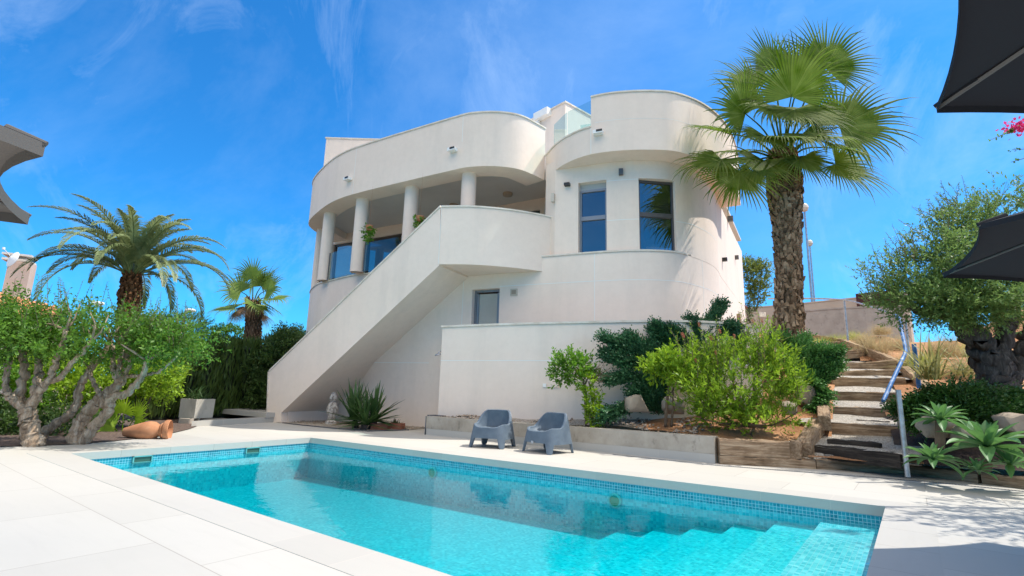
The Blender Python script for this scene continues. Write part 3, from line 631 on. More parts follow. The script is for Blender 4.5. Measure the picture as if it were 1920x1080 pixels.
def rail(a, b, h=1.0):
    e = nrm(b-a); m = MB(); m.rbox((*a, ZL+.05), (*b, ZL+.05), .014, h); o = m.build('glass_rail', M_RAIL, villa, smooth=False)
    for p in (a+e*.02, b-e*.02): m = MB(); m.rbox((*(p-e*.02), ZL+.045), (*(p+e*.02), ZL+.045), .03, h+.02); m.build('rail_clamp', M_DGREY, o, loc=world_loc(o), smooth=False)
def onrail(px, py): return G(px, py, ZL)[:2]
rail(PIL[1]+nrm(PIL[2]-PIL[1])*.3, PIL[2]-nrm(PIL[2]-PIL[1])*.28); rail(PIL[2]+nrm(PIL[3]-PIL[2])*.3, PIL[3]-nrm(PIL[3]-PIL[2])*.28); rail(PIL[3]+nrm(PIL[4]-PIL[3])*.3, PIL[4]-nrm(PIL[4]-PIL[3])*.28)
m = MB(); q = G(599, 541, ZL)[:2]; m.box((*q, ZL+.35), (.04, .04, .95)); m.build('rail_post', M_DGREY, villa, smooth=False)
for px, py in ((952, 362), (851, 383.5)):                # ceiling lights of the porch
    q = G(px, py, ZS+.31); m = MB(); m.lathe([(.16, -.10), (.17, -.08), (.17, 0)], q, 18); m.lathe([(.001, -.10), (.16, -.10)], q, 18); m.build('ceiling_lamp', mat('lamp_beige', (.38, .30, .22), .6)[0], villa)
# stair: front parapet, sloping soffit slab, landing drum
S0, S1 = G(502, 791)[:2], np.array([-2.07, 14.05]); fS = nrm(S1-S0); nS = np.array([-fS[1], fS[0]])
poly = [on(x, y, S0, fS) for x, y in ((502, 793), (505, 697), (826, 388.5), (823, 498), (527, 774), (527.5, 795))]
m = MB(); m.solid([np.array([p[0], p[1], p[2]]) for p in poly], (*nS*.22, 0))
hx = on(824.5, 420, S0, fS)
m.build('stair_parapet', [M_STUCCO, M_JOINT], villa, sharp=20)
lowA, lowB = poly[4], poly[3]; wS = float((PM-S0)@nS)   # distance to the main wall
wA = float((on(598.6, 770, PM, fM)[:2]-lowA[:2])@nS)
m = MB(); a, b = lowA+np.array([*nS*.221, .0]), lowB+np.array([*nS*.221, .0]); wb = 2.15
m.solid([a, b, b+np.array([0, 0, .28]), a+np.array([0, 0, .28])], (*nS*(wb-.221), 0)); m.build('stair_flight', M_STUCCO, villa, sharp=20)
mt = MB(); k = 22
for i in range(k):                                       # treads on the flight
    f0 = i/k; p = a*(1-f0)+b*f0; q = a*(1-(i+1)/k)+b*(i+1)/k; z1 = q[2]+.30
    mt.solid([np.array([p[0], p[1], p[2]+.282]), np.array([q[0], q[1], q[2]+.282]), np.array([q[0], q[1], z1+.01]), np.array([p[0], p[1], z1+.01])], (*nS*(wb-.23), 0))
mt.build('stair_tread', M_CAP, villa, smooth=False)
m = MB(); g0 = np.array([*poly[5][:2], -.02]); e0 = g0+np.array([*nS*.222, 0])
m.solid([e0, e0+np.array([*fS*.03, 0]), np.array([lowA[0]+fS[0]*.03, lowA[1]+fS[1]*.03, lowA[2]+.03])+np.array([*nS*.222, 0]), np.array([*(lowA[:2]+nS*.222), lowA[2]+.03])], (*nS*(wb-.23), 0)); m.build('stair_end_wall', M_STUCCO, villa, smooth=False)
up = [on(x, y, S0, fS) for x, y in ((505, 697), (826, 388.5))]
m = MB(); a, b = up[0], up[1]; o3 = np.array([*nS*-.03, 0]); t3_ = np.array([*nS*.28, 0])
m.solid([a+o3+(0, 0, .002), b+o3+(0, 0, .002), b+o3+(0, 0, .05), a+o3+(0, 0, .05)], t3_)
na = on(502, 792, S0, fS); m.solid([na+o3-np.array([*fS*.04, 0]), na+o3, a+o3, a+o3-np.array([*fS*.04, 0])], t3_); m.build('stair_cap', M_CAP, villa, smooth=False)
DR = spline([S1, np.array([-1.42, 13.97]), np.array([-.9, 13.99]), np.array([-.24, 14.12]), np.array([.30, 14.30]), np.array([.855, 14.55]), np.array([1.72, 15.02])], 7)
m = MB(); m.strip(DR, .2, 4.53, 6.19); vjoint(m, DR[0]+fS*.012, nS, 4.54, 6.18)
m.build('landing_drum', [M_STUCCO, M_JOINT], villa); cap(DR, 6.19).build('landing_cap', M_CAP, villa)
m = MB(); e1_ = Mat(0.02)+nM*.05; m.prism([tuple(p) for p in offset(DR[:36], .05)]+[tuple(e1_), tuple(S1+nS*2.1)], 4.54, 4.75); m.build('landing_slab', M_STUCCO, villa, sharp=50)
# door on the raised terrace
a, b = Mat(tA), Mat(tB); e = nrm(b-a); n = np.array([-e[1], e[0]]); L = float(np.linalg.norm(b-a)); Rm = np.stack([[*e, 0], [*n, 0], [0, 0, 1.]], 1); a = a+n*.16
Pd = lambda x, y, z: np.array([*(a+e*x+n*y), z])
m = MB(); fw = .07
for x, z, dx, dz in ((fw/2, (ZTER+ZD)/2, fw, ZD-ZTER), (L-fw/2, (ZTER+ZD)/2, fw, ZD-ZTER), (L/2, ZD-fw/2, L-2*fw, fw), (L/2, ZTER+.06, L-2*fw, .12)): m.box(Pd(x, .04, z), (dx, .07, dz), rot=Rm)
for x in (.115, L-.115): m.box(Pd(x, .035, (ZTER+ZD)/2), (.07, .05, ZD-ZTER-.2), rot=Rm)
door = m.build('door', M_GREYALU, villa, smooth=False)
m = MB(); m.box(Pd(L/2, .045, (ZTER+ZD)/2), (L-.3, .012, ZD-ZTER-.24), rot=Rm); m.build('door_panel', M_FROST, door, loc=world_loc(door), smooth=False)
# small fittings on the walls
def fit(name, parts, P, n, lab=None):                    # boxes in a wall frame: x along the wall, y out of it
    n = np.array(n); e = np.array([-n[1], n[0]])*-1; Rm = np.stack([[*e, 0], [*n, 0], [0, 0, 1.]], 1)
    root = None
    for nm, q, d, mt_ in parts:
        m = MB(); m.box(np.array(P)+Rm@np.array(q), d, rot=Rm); o = m.build(nm, mt_, root or villa, loc=None if root is None else world_loc(root), smooth=False)
        if root is None: root = o
    return root
def wedge(px, py, pts):
    ks = [j for j in range(2, len(pts)-2) if pts[j][1] < 20.5]
    def pxof(j): P = np.array([*pts[j], 8.45-H]); return 960+F*(P@CR)/(P@CW)
    k = min(ks, key=lambda j: abs(pxof(j)-px)); P = V(px, py, pts[k][1]); n = -normal_at(pts, k)
    P = np.array([*pts[k], P[2]])
    fit('wall_lamp', [('wall_lamp', (0, .09, 0), (.26, .18, .10), M_WHITE), ('lamp_face', (-.05, .184, .015), (.17, .01, .06), M_BLACK)], P, n)
wedge(856, 283, P1); wedge(654, 337, P1); wedge(1122, 251, P2)
def tw_at(px): s = at_px(px); q = sub(TW, s, min(s+.5, len(TW)-1.01)); e = nrm(q[-1]-q[0]); return q[0], np.array([e[1], -e[0]])
for px, py, d, mt_, nm in ((1166, 324, (.12, .12, .17), M_PEWTER, 'sconce'), (1064, 347.5, (.16, .14, .08), M_BLACK, 'camera'), (1037, 372, (.09, .10, .26), mat('sensor_cream', (.55, .49, .41), .5)[0], 'sensor_box')):
    if at_px(px) is None: continue
    q, n = tw_at(px); P = np.array([*q, V(px, py, q[1])[2]]); fit(nm, [(nm, (0, d[1]/2, 0), d, mt_)], P, n)
rwn = nrm(np.array([(RW1-RW0)[1], -(RW1-RW0)[0]]))
for px, py, d, mt_, nm in ((1354, 487, (.12, .16, .12), M_BLACK, 'camera'), (1364, 411, (.14, .2, .2), M_PEWTER, 'sconce'), (1378, 483, (.12, .14, .16), M_PEWTER, 'sconce'), (1383, 600, (.5, .12, .42), mat('meter_box', (.34, .22, .13), .7)[0], 'meter_box')):
    P = on(px, py, RW0, RW1-RW0); fit(nm, [(nm, (0, d[1]/2, 0), d, mt_)], P, rwn)
P = on(964, 548, PM, fM); fit('vent', [('vent', (0, .015, 0), (.22, .03, .2), mat('vent_cream', (.50, .45, .37), .6)[0]), ('grille', (0, .032, 0), (.14, .008, .12), mat('vent_grille', (.30, .25, .19), .6)[0])], P, -nM)
# roof: stair head and rear parapet, glass rail, awning box
def box_px(name, c, wx, wy, z0, z1, ang, mt_=M_STUCCO, capm=True):
    e = np.array([math.cos(ang), math.sin(ang)]); n = np.array([-e[1], e[0]]); c = np.array(c[:2])
    q = [c, c+e*wx, c+e*wx+n*wy, c+n*wy]; m = MB(); m.prism([tuple(p) for p in q], z0, z1); m.build(name, mt_, villa, smooth=False)
    if capm:
        m = MB(); qq = [c-e*.04-n*.04, c+e*(wx+.04)-n*.04, c+e*(wx+.04)+n*(wy+.04), c-e*.04+n*(wy+.04)]; m.prism([tuple(p) for p in qq], z1+.002, z1+.06); m.build(name+'_cap', M_CAP, villa, smooth=False)
cR = V(1060, 192.5, 18.6); l = V(975, 214.5, 20.6); ang = math.atan2(cR[1]-l[1], cR[0]-l[0]); LL = float(np.linalg.norm((cR-l)[:2]))
box_px('stair_head', cR[:2]-np.array([math.cos(ang), math.sin(ang)])*LL, LL, 4.2, ZS+.42, float(cR[2]), ang)
cL = V(612, 260, 21.2); cL2 = V(720, 264.5, 21.2); ang2 = math.atan2(cL2[1]-cL[1], cL2[0]-cL[0])
box_px('rear_parapet', cL[:2], 4.0, 2.4, ZS+.42, float(cL[2]), ang2)
e = np.array([math.cos(ang), math.sin(ang)]); n = np.array([e[1], -e[0]])
P = on(1021, 217, cR, e); fit('awning_box', [('awning_box', (0, .13, 0), (.78, .26, .3), M_WHITE), ('awning_bracket', (.27, .1, -.42), (.12, .12, .55), M_WHITE)], P, n)
gl = offset(P2[:kst+1], .14); kk = [1, kst//2, kst]
gl2 = [gl[2], gl[kst//2], gl[kst]]
for a, b in zip(gl2[:-1], gl2[1:]):
    m = MB(); e_ = nrm(b-a); m.rbox((*(a+e_*.02), 8.44), (*(b-e_*.02), 8.44), .016, .92); m.build('roof_glass', M_RAIL, villa, smooth=False)
a, b = gl[2], gl[2]+np.array([.15, 2.2]); m = MB(); m.rbox((*a, 8.44), (*b, 8.44), .016, .92); m.build('roof_glass', M_RAIL, villa, smooth=False)
a = gl[kst]+np.array([-.1, 1.9]); b = a+np.array([1.6, -.5]); m = MB(); m.rbox((*a, 8.05), (*b, 8.05), .016, 1.55); m.build('roof_glass', M_RAIL, villa, smooth=False)

# ------------------------------------------------------------------ garden wall in front of the terrace
gw = thing('garden_wall', 'white rendered retaining wall with stone coping carrying the raised terrace', 'wall', (1.5, 13, 0))
GWp = spline([G(830, 612, 2.8)[:2], G(980, 606.6, 2.8)[:2], G(1200, 602, 2.8)[:2], G(1330, 603.5, 2.8)[:2], G(1422, 613, 2.8)[:2]], 7); GWp = smooth2(GWp, 2)
ret = GWp[0]+nM*1.9
m = MB(); full = np.vstack([[ret], GWp]); m.strip(full, .25, .05, 2.77)
gl = GWp[:]; zj2 = float(on(905, 676, GWp[0], GWp[8]-GWp[0])[2]); hjoint(m, GWp, zj2); k = 12
m.build('wall', [M_STUCCO2, M_JOINT], gw, sharp=40); cap(full, 2.77, None, .31, .035, .05).build('wall_coping', M_CAP, gw, sharp=40)
for px, py, d in ((1021.5, 722.5, (.085, .03, .085)), (1041, 721, (.17, .03, .14))):
    i = min(range(len(GWp)-1), key=lambda j: abs(960+F*(np.array([*GWp[j], 1.3-H])@CR)/(np.array([*GWp[j], 1.3-H])@CW)-px)); e = nrm(GWp[i+1]-GWp[i]); P = on(px, py, GWp[i], e); n = np.array([e[1], -e[0]]); ee = np.array([*e, 0]); Rm = np.stack([ee, [*n, 0], [0, 0, 1.]], 1)
    m = MB(); m.box(P+np.array([*n*.012, 0]), d, rot=Rm); m.build('socket_box', M_WHITE if px < 1030 else M_STUCCO2, gw, smooth=False)
mb = MB(); mb.prism([tuple(p) for p in offset(GWp, .24)]+[tuple(tail[-1]), tuple(LP[5]), tuple(Mat(-.5)), tuple(Mat(-3.2)+nM*.0), tuple(ret)], ZTER-.1, ZTER); tag(mb.build('terrace', M_DECK, smooth=False), kind='structure')

# ------------------------------------------------------------------ terrain
def IDW(P, ctl, p=2.3):
    d = np.linalg.norm(P[:, None, :2]-ctl[None, :, :2], axis=2)+.05; w_ = d**-p
    return (w_*ctl[None, :, 2]).sum(1)/w_.sum(1)
STEP = [  # left and right end of every timber step, bottom to top
    (G(1516, 833, .37), G(1678, 850, .37)), (V(1540, 791, 10.5), V(1686, 800, 9.9)), (V(1558, 762, 11.7), V(1683, 766, 11.2)),
    (V(1561, 734, 12.7), V(1684, 735.5, 12.3)), (V(1568, 707.5, 13.6), V(1693, 709, 13.2)), (V(1575, 695, 14.1), V(1678, 693, 13.9)),
    (V(1574, 681, 14.8), V(1676, 674.5, 14.6)), (V(1552, 659, 16.6), V(1617, 654, 16.6)), (V(1522, 643, 18.2), V(1574, 640, 18.2)), (V(1508, 636, 19.0), V(1548, 634.5, 19.0))]
_a, _b = G(1345, 870)[:2], G(1700, 888)[:2]; _n = nrm(np.array([-(_b-_a)[1], (_b-_a)[0]]))*.14
FOOT = (np.array([*(_a*.50+_b*.50+_n), .135]), np.array([*(_a*.06+_b*.94+_n), .135]))
ctl = [(-2.2, 14.2, .38), (-.5, 12.9, .38), (1.3, 11.6, .38), (3, 10.6, .38), (3.9, 10.1, .38), (.4, 12.6, .40), (1.8, 11.9, .42), (3.2, 11.4, .5), (4.5, 11.3, .72), (5.6, 11.6, 1.1), (-1.6, 13.9, .38),
       (4.6, 10.2, .44), (5.0, 10.6, .62), (5.3, 9.9, .40), (0, 16, 1.5), (3, 14, 1.5), (6, 13.2, 1.9)]
ctl += [tuple(V(*q)) for q in ((1500, 705, 12.2), (1478, 648, 13.), (1540, 690, 13.2), (1530, 655, 15.5), (1700, 684, 14.3), (1640, 645, 17.), (1600, 625, 19.), (1560, 612, 21.5), (1640, 607, 22.5), (1760, 655, 15.), (1745, 705, 12.),
        (1850, 722, 9.6), (1910, 720, 9.4), (1900, 650, 15.), (1800, 765, 8.8), (1730, 765, 9.2), (1910, 765, 8.6), (1450, 606, 22.), (1405, 606, 23.), (1800, 620, 19.), (1700, 622, 19.))]
ctl += [(6.5, 8.35, .13), (7.2, 7.85, .13), (8.2, 7.1, .13), (9.4, 6.3, .13), (7.0, 8.5, .2), (8.0, 7.7, .2), (20, 20, 5), (25, 12, 3.5), (18, 6, 1.2), (14, 5, .6), (30, 30, 7), (12, 30, 6), (4, 32, 5.6), (12, 9, 1.7), (16, 14, 3.2)]
for l, r in STEP: ctl += [tuple(l-(0, 0, .14)), tuple(r-(0, 0, .14)), tuple((l+r)/2-(0, 0, .16))]
for (l, r), (l2, r2) in zip(STEP[:-1], STEP[1:]): ctl += [tuple((l+l2)/2-(0, 0, .22+(l2[2]-l[2])*.3)), tuple((r+r2)/2-(0, 0, .2+(l2[2]-l[2])*.3)), tuple((l+r+l2+r2)/4-(0, 0, .25+(l2[2]-l[2])*.3))]
ctl += [tuple(FOOT[0]-(0, 0, .06)), tuple(FOOT[1]-(0, 0, .06)), (5.6, 9.0, .06), (5.15, 9.15, .08), (5.3, 9.5, .08), (5.2, 9.0, .06)]
ctl = np.array(ctl); K0, E1, E2 = np.array([-2.08, 13.72]), np.array([.834, -.551]), np.array([.551, .834])
def height(x, y):
    return float(IDW(np.array([[x, y]]), ctl)[0])
na, nb = 110, 100; aa = np.linspace(.1, 34, na); bb = .17+np.linspace(0, 1, nb)**1.5*34
gx = K0[0]+aa[:, None]*E1[0]+bb[None]*E2[0]; gy = K0[1]+aa[:, None]*E1[1]+bb[None]*E2[1]; pts = np.stack([gx.ravel(), gy.ravel()], 1)
gz = IDW(np.hstack([pts, np.zeros((len(pts), 1))]), ctl)
G2 = gz.reshape(na, nb)
for _ in range(10):
    P_ = np.pad(G2, 1, mode='edge'); G2 = (P_[:-2, 1:-1]+P_[2:, 1:-1]+P_[1:-1, :-2]+P_[1:-1, 2:]+2*P_[1:-1, 1:-1])/6
gz = G2.ravel()
gz += .03*np.sin(pts[:, 0]*5.1+pts[:, 1]*2.3)*np.sin(pts[:, 1]*4.3-pts[:, 0]*1.7)
_pl = [FOOT]+STEP
PATHPOLY = [l[:2]+np.array([-.12 if k_ else -.45, 0]) for k_, (l, r) in enumerate(_pl)]+[r[:2]+np.array([.05, 0]) for l, r in _pl[::-1]]
def in_path(x, y):
    c = False; n = len(PATHPOLY)
    for i in range(n):
        (x1, y1), (x2, y2) = PATHPOLY[i], PATHPOLY[i-1]
        if (y1 > y) != (y2 > y) and x < (x2-x1)*(y-y1)/(y2-y1)+x1: c = not c
    return c
mb = MB(); idx = lambda i, j: i*nb+j
inside = lambda x, y: (x-RW0[0])*(RW1[1]-RW0[1])-(y-RW0[1])*(RW1[0]-RW0[0]) < -.15 and y > 14.5
fs, mi = [], []
for i in range(na-1):
    for j in range(nb-1):
        x, y = gx[i, j], gy[i, j]
        if y > 13.3 and x < 4.5 and y-x*.2 > 13.6+0*x and x > -1.6: continue
        if any((gx[u, v]-FOOT[0][0]+.5 > 0 and gx[u, v] < STEP[0][1][0] and in_path(gx[u, v], gy[u, v]) and gy[u, v]-gx[u, v]*-.05 < 10.2) for u in (i, i+1) for v in (j, j+1)): continue
        if all(in_path(gx[u, v], gy[u, v]) for u in (i, i+1) for v in (j, j+1)): continue
        mulch = (x > 6.35 and gz[idx(i, j)] < 1.12 and y < 11) or False
        gravel = x < 2.6 and y < 14.6
        fs.append((idx(i, j), idx(i+1, j), idx(i+1, j+1), idx(i, j+1))); mi.append(1 if mulch else 2 if gravel else 0)
mb.v = [(*p, z) for p, z in zip(pts, gz)]; mb.f = fs; mb.m = mi
tag(mb.build('hillside', [M_SOIL, M_MULCH, M_GRAVEL], sharp=180), kind='structure')
# gravel treads of the garden path
mb = MB(); seq = [FOOT]+STEP
for k in range(len(seq)-1):
    a, b = seq[k]; c, d = seq[k+1]; z0 = a[2]-(0.0 if k == 0 else .012); z1 = z0+.42*(c[2]-z0)
    ext = .45 if k else .22; al = a-nrm(b-a)*ext; br = b+nrm(b-a)*.35; cl = c-nrm(d-c)*ext; dr = d+nrm(d-c)*.35
    g = 8
    for u in range(g):
        for v in range(g):
            f_ = lambda s, t: (al*(1-s)+br*s)*(1-t)+(cl*(1-s)+dr*s)*t
            q = []
            for (s, t) in ((u/g, v/g), ((u+1)/g, v/g), ((u+1)/g, (v+1)/g), (u/g, (v+1)/g)):
                p = f_(s, t); q.append((p[0], p[1], z0+(z1-z0)*t+.02*math.sin(9*s+k)*math.sin(7*t+2*k)))
            mb.add(q, [(0, 1, 2, 3)])
tag(mb.build('gravel_path', M_PATHG, sharp=180), kind='structure')
# sleepers
def sleeper(a, b, wd, h, label, m_=M_TIMBER, seed=0, group='timber sleepers of the garden path'):
    """weathered beam: bottom centre line a->b, built along local x with chipped edges"""
    a = np.array(a, float); b = np.array(b, float); L = float(np.linalg.norm(b-a)); r = np.random.default_rng(seed); n = max(6, int(L/.12)); me_v = []
    prof = [(-.5, 0), (-.5, .86), (-.42, 1.), (.42, 1.), (.5, .86), (.5, 0)]
    for i in range(n+1):
        for (p, z) in prof: me_v.append((L*i/n-(L/2)+ (0 if 0 < i < n else 0), p*wd+r.normal(0, .006), z*h+(r.normal(0, .008) if z > .5 else 0)))
    k = len(prof); fs = [(i*k+j, (i+1)*k+j, (i+1)*k+(j+1) % k, i*k+(j+1) % k) for i in range(n) for j in range(k)]+[tuple(range(k)), tuple(n*k+j for j in range(k-1, -1, -1))]
    me = bpy.data.meshes.new('railway_sleeper'); me.from_pydata(me_v, [], fs)
    o = link('railway_sleeper', me, m_, None, tuple((a+b)/2), True, 25); o.rotation_mode = 'QUATERNION'
    t = Vector(b-a).normalized(); y = Vector((0, 0, 1)).cross(t).normalized(); zx = t.cross(y); M_ = Matrix((t, y, zx)).transposed(); o.rotation_quaternion = M_.to_quaternion()
    return tag(o, label, 'timber sleeper', group)
ordn = ['lowest', 'second lowest', 'third lowest', 'fourth lowest', 'fifth lowest', 'sixth lowest', 'seventh lowest', 'third highest', 'second highest', 'topmost']
for k, (l, r) in enumerate(STEP):
    h = (.22, .26, .24, .26, .26, .20, .28, .28, .24, .20)[k]; e = nrm(r-l); bk = np.array([-e[1], e[0], 0])*.1
    sleeper(l-(0, 0, h)-e*.1+bk, r-(0, 0, h)+e*.06+bk, .2, h, ordn[k]+' cross step of the garden path, '+('a black tarred sleeper' if k == 0 else 'a weathered brown sleeper' if k < 4 else 'a sunlit golden sleeper'), M_TAR if k == 0 else M_TIMBER if k < 4 else M_TIMBER2, k)
bar = [(V(1552, 822.5, 9.55), V(1652, 831.5, 9.0)), (V(1606, 787, 10.75), V(1668, 790, 10.45))]
for k, (l, r) in enumerate(bar): sleeper(l-(0, 0, .11), r-(0, 0, .11), .13, .11, ('short tarred bar sunk in the gravel just above the lowest step', 'short dark bar sunk in the gravel above the second step')[k], M_TAR, 30+k)
KA, KB = G(797, 815)[:2], G(1341, 869)[:2]; kd = nrm(KB-KA); kn = np.array([-kd[1], kd[0]])
c1 = G(1345, 870)[:2]+kn*.11; c2 = G(1700, 888)[:2]+kn*.11
sleeper((*c1, 0), (*(c1*.48+c2*.52), 0), .22, .15, 'low kerb sleeper lying on the deck below the bottlebrush bed', M_TIMBER, 41)
sleeper((*(c1*.475+c2*.525), 0), (*c2, 0), .22, .15, 'low kerb sleeper lying on the deck across the foot of the steps', M_TIMBER, 42)
c3, c4 = G(1706, 889)[:2]+kn*.1, G(1842, 907)[:2]+kn*.1
sleeper((*c3, 0), (*c4, 0), .2, .15, 'low kerb sleeper in front of the small agave, right of the steel post', M_TIMBER, 43)
c5, c6 = G(1848, 908)[:2]+kn*.1, G(1995, 927)[:2]+kn*.1
sleeper((*c5, 0), (*c6, 0), .2, .16, 'low kerb sleeper at the right edge in front of the big agave', M_TIMBER, 44)
a, b = np.array([*(c1+kn*.02), .152]), np.array([*(c1+(c2-c1)*.385+kn*.02), .152])
sleeper(a, b, .24, .28, 'thick grey sleeper edging the bottlebrush bed, end to end with the concrete kerb', M_TIMBER, 45)
p = b+np.array([*nrm(c2-c1)*.14, 0]); sleeper(p+np.array([*kn*-.12, 0]), p+np.array([*kn*.12, .0]), .17, .29, 'stubby upright sleeper end at the corner of the bottlebrush bed', M_TIMBER, 46)
q0 = p+np.array([*nrm(c2-c1)*.12+kn*.1, -.08]); q1 = STEP[1][0]+np.array([-.16, -.1, -.30])
sleeper(q0, q1, .26, .36, 'big sloping sleeper flanking the lower steps beside the bottlebrush bed', M_TIMBER, 47)
q2 = STEP[2][0]+np.array([-.24, -.1, -.20]); sleeper(q1+np.array([-.02, -.3, .16]), q2, .22, .26, 'sloping sleeper flanking the middle steps below the light juniper', M_TIMBER, 48)
q0 = np.array([*(G(1682, 886)[:2]+kn*.12), .15]); sleeper(q0, STEP[1][1]+np.array([.18, .0, -.18]), .18, .2, 'sloping sleeper at the right of the lowest steps beside the steel post', M_TIMBER, 49)
for k, (a, b) in enumerate(((V(1513, 629, 19.6), V(1578, 640, 18.4)), (V(1576, 640, 18.3), V(1618, 655, 16.9)), (V(1618, 654, 16.8), V(1690, 684, 14.6)))):
    sleeper(a-(0, 0, .18)+np.array([.08, 0, 0]), b-(0, 0, .18)+np.array([.08, 0, 0]), .17, .24, ('golden sleeper edging the top of the path behind the palm trunk', 'golden sleeper edging the path below the steel post on the hill', 'golden sleeper edging the path below the dry grasses')[k], M_TIMBER2, 60+k)
a, b = V(1695, 690, 14.), V(1750, 735, 12.2); sleeper(a-(0, 0, .16), b-(0, 0, .16), .2, .22, 'pale sleeper edging the path beside the striped flax', M_TIMBER2, 66)

# ------------------------------------------------------------------ concrete kerb, drain, gravel, beds
kb = thing('concrete_kerb', 'stained concrete planter kerb with tiled skirting behind the two armchairs', 'kerb', (*KA, 0))
m = MB(); m.rbox((*(KA+kn*.14), .151), (*(KB+kn*.14), .151), .25, .30); m.build('kerb_block', M_CONC, kb, smooth=False)
m = MB(); m.rbox((*(KA+kd*.03+kn*.14), .0), (*(KB+kn*.14), .0), .275, .15); m.build('skirting', M_COPE, kb, smooth=False)
m = MB(); m.rbox((*(KA-kd*.012+kn*.14), .0), (*(KA-kd*.0005+kn*.14), .0), .30, .455); m.build('end_plate', M_GREYALU, kb, smooth=False)
a0 = KA+kn*.45-kd*.25; m = MB(); m.rbox((*a0, 0), (*(a0+kd*.45), 0), .3, .47); o = m.build('pump_box', M_DGREY, smooth=False, loc=(*a0, 0)); tag(o, 'dark grey box standing at the left end of the concrete kerb', 'box')
dr = thing('drain_channel', 'slotted drain channel running along the deck at the foot of the kerb and sleepers', 'drain', (*G(1340, 872)[:2], 0))
dp = [G(1150, 852.5)[:2], G(1340, 872.5)[:2], G(1600, 892.5)[:2], G(1760, 905.5)[:2], G(1940, 924)[:2]]
m = MB(); m.strip(offset(dp, -.04), .09, -.01, .004); m.build('channel', M_GREYALU, dr, smooth=False)
m = MB()
for a, b in zip(dp[:-1], dp[1:]):
    L = float(np.linalg.norm(b-a)); e = nrm(b-a)
    for k in range(int(L/.035)): c = a+e*(k+.5)*.035; n = np.array([-e[1], e[0]]); m.add([(*(c-e*.008-n*.028), .0055), (*(c+e*.008-n*.028), .0055), (*(c+e*.008+n*.028), .0055), (*(c-e*.008+n*.028), .0055)], [(0, 1, 2, 3)])
m.build('slots', M_BLACK, dr, smooth=False)
def sheet(name, poly, z, mt_, kind='structure', n=1):
    mb = MB(); P = [tuple(p[:2]) for p in poly]; ar = sum(P[i][0]*P[(i+1) % len(P)][1]-P[(i+1) % len(P)][0]*P[i][1] for i in range(len(P)))
    if ar < 0: P = P[::-1]
    mb.add([(*p, z) for p in P], [tuple(range(len(P)))]); return tag(mb.build(name, mt_, smooth=False), kind=kind)
BEDL = spline([G(x, y)[:2] for x, y in ((-60, 842), (0, 838.5), (130, 834), (230, 826), (300, 817), (348, 807), (366, 801), (374, 796.5), (366, 790))], 5)
sheet('planting_bed', list(BEDL)+[np.array(p) for p in ((-9.6, 17.2), (-9.0, 20.5), (-7.5, 24), (-12, 34), (-45, 30), (-30, 2), (-12, 5.5))], .016, M_LAVA)
sheet('gravel_bed', [S0+fS*.35, *[G(x, y)[:2] for x, y in ((560, 797.5), (620, 803.5), (690, 809.5), (765, 807))], Mat(-3.4), Mat(-7.9)], .012, M_GRAVEL)
m = MB(); gp = [G(x, y)[:2] for x, y in ((529, 793.6), (560, 797.5), (620, 803.5), (690, 809.5), (767, 807))]; m.strip(gp, .02, 0, .03); tag(m.build('steel_edging', M_DGREY, smooth=False), 'thin dark metal edging between the deck and the yucca bed', 'edging')
# deck steps at the foot of the stair
m = MB(); st1 = [G(360, 789.5, .145)[:2], G(503, 783, .145)[:2], G(503, 783, .145)[:2]+nS*3.2, G(360, 789.5, .145)[:2]+nS*3.0+np.array([-.5, 0])]; m.prism([tuple(p) for p in st1], -.01, .145)
st2 = [G(398, 765.2, .29)[:2], G(499, 774, .29)[:2], G(499, 774, .29)[:2]+nS*2.4, G(398, 765.2, .29)[:2]+nS*1.4]; m.prism([tuple(p) for p in st2], .146, .29)
tag(m.build('deck_steps', M_COPE, smooth=False), kind='structure')
# loose stones: one scatter for the gravel, single rocks as things
def pebbles(name, poly_pts, n, smin, smax, zf, mt_):
    P = np.array(poly_pts); r = np.random.default_rng(3); vs = []
    ico = np.array([(1, 0, 0), (-1, 0, 0), (0, 1, 0), (0, -1, 0), (0, 0, 1), (0, 0, -1)], float); tri = np.array([(0, 2, 4), (2, 1, 4), (1, 3, 4), (3, 0, 4), (2, 0, 5), (1, 2, 5), (3, 1, 5), (0, 3, 5)])
    out_ = []
    for _ in range(n):
        i = r.integers(len(P)); c = P[i]+r.normal(0, 1, 2)*zf[1]; s = r.uniform(smin, smax); z = zf[0](c[0], c[1])
        a = r.uniform(0, 6.28); Rz = np.array([[math.cos(a), -math.sin(a), 0], [math.sin(a), math.cos(a), 0], [0, 0, 1]])
        q = (ico*np.array([s, s*r.uniform(.6, 1), s*r.uniform(.4, .8)])*r.uniform(.75, 1.15, (6, 1)))@Rz.T+np.array([*c, z+s*.2]); out_.append(q[tri])
    return tag(qmesh(name, np.concatenate(out_), 3, mt_), kind='stuff')
M_PEB = bootmat('pebble', [(.26, .20, .15), (.42, .36, .29), (.60, .55, .48), (.36, .24, .16)])
ps = [GWp[i]*(1-t)+(KA+kd*float((GWp[i]-KA)@kd)+kn*.35)*t for i in range(0, 22) for t in (.15, .5, .85)]
pebbles('bed_pebbles', ps, 900, .02, .05, (height, .14), M_PEB)
pp = [Mat(-7.5)*(1-t)+Mat(-3.7)*t-nM*.35*s for t in np.linspace(0, 1, 14) for s in (1, 2.2, 3.2)]
pp = [p for p in pp if (p-G(690, 809.5)[:2])@nS > .1]
pebbles('border_pebbles', pp, 420, .02, .05, (lambda x, y: .012, .1), M_PEB)
import bmesh
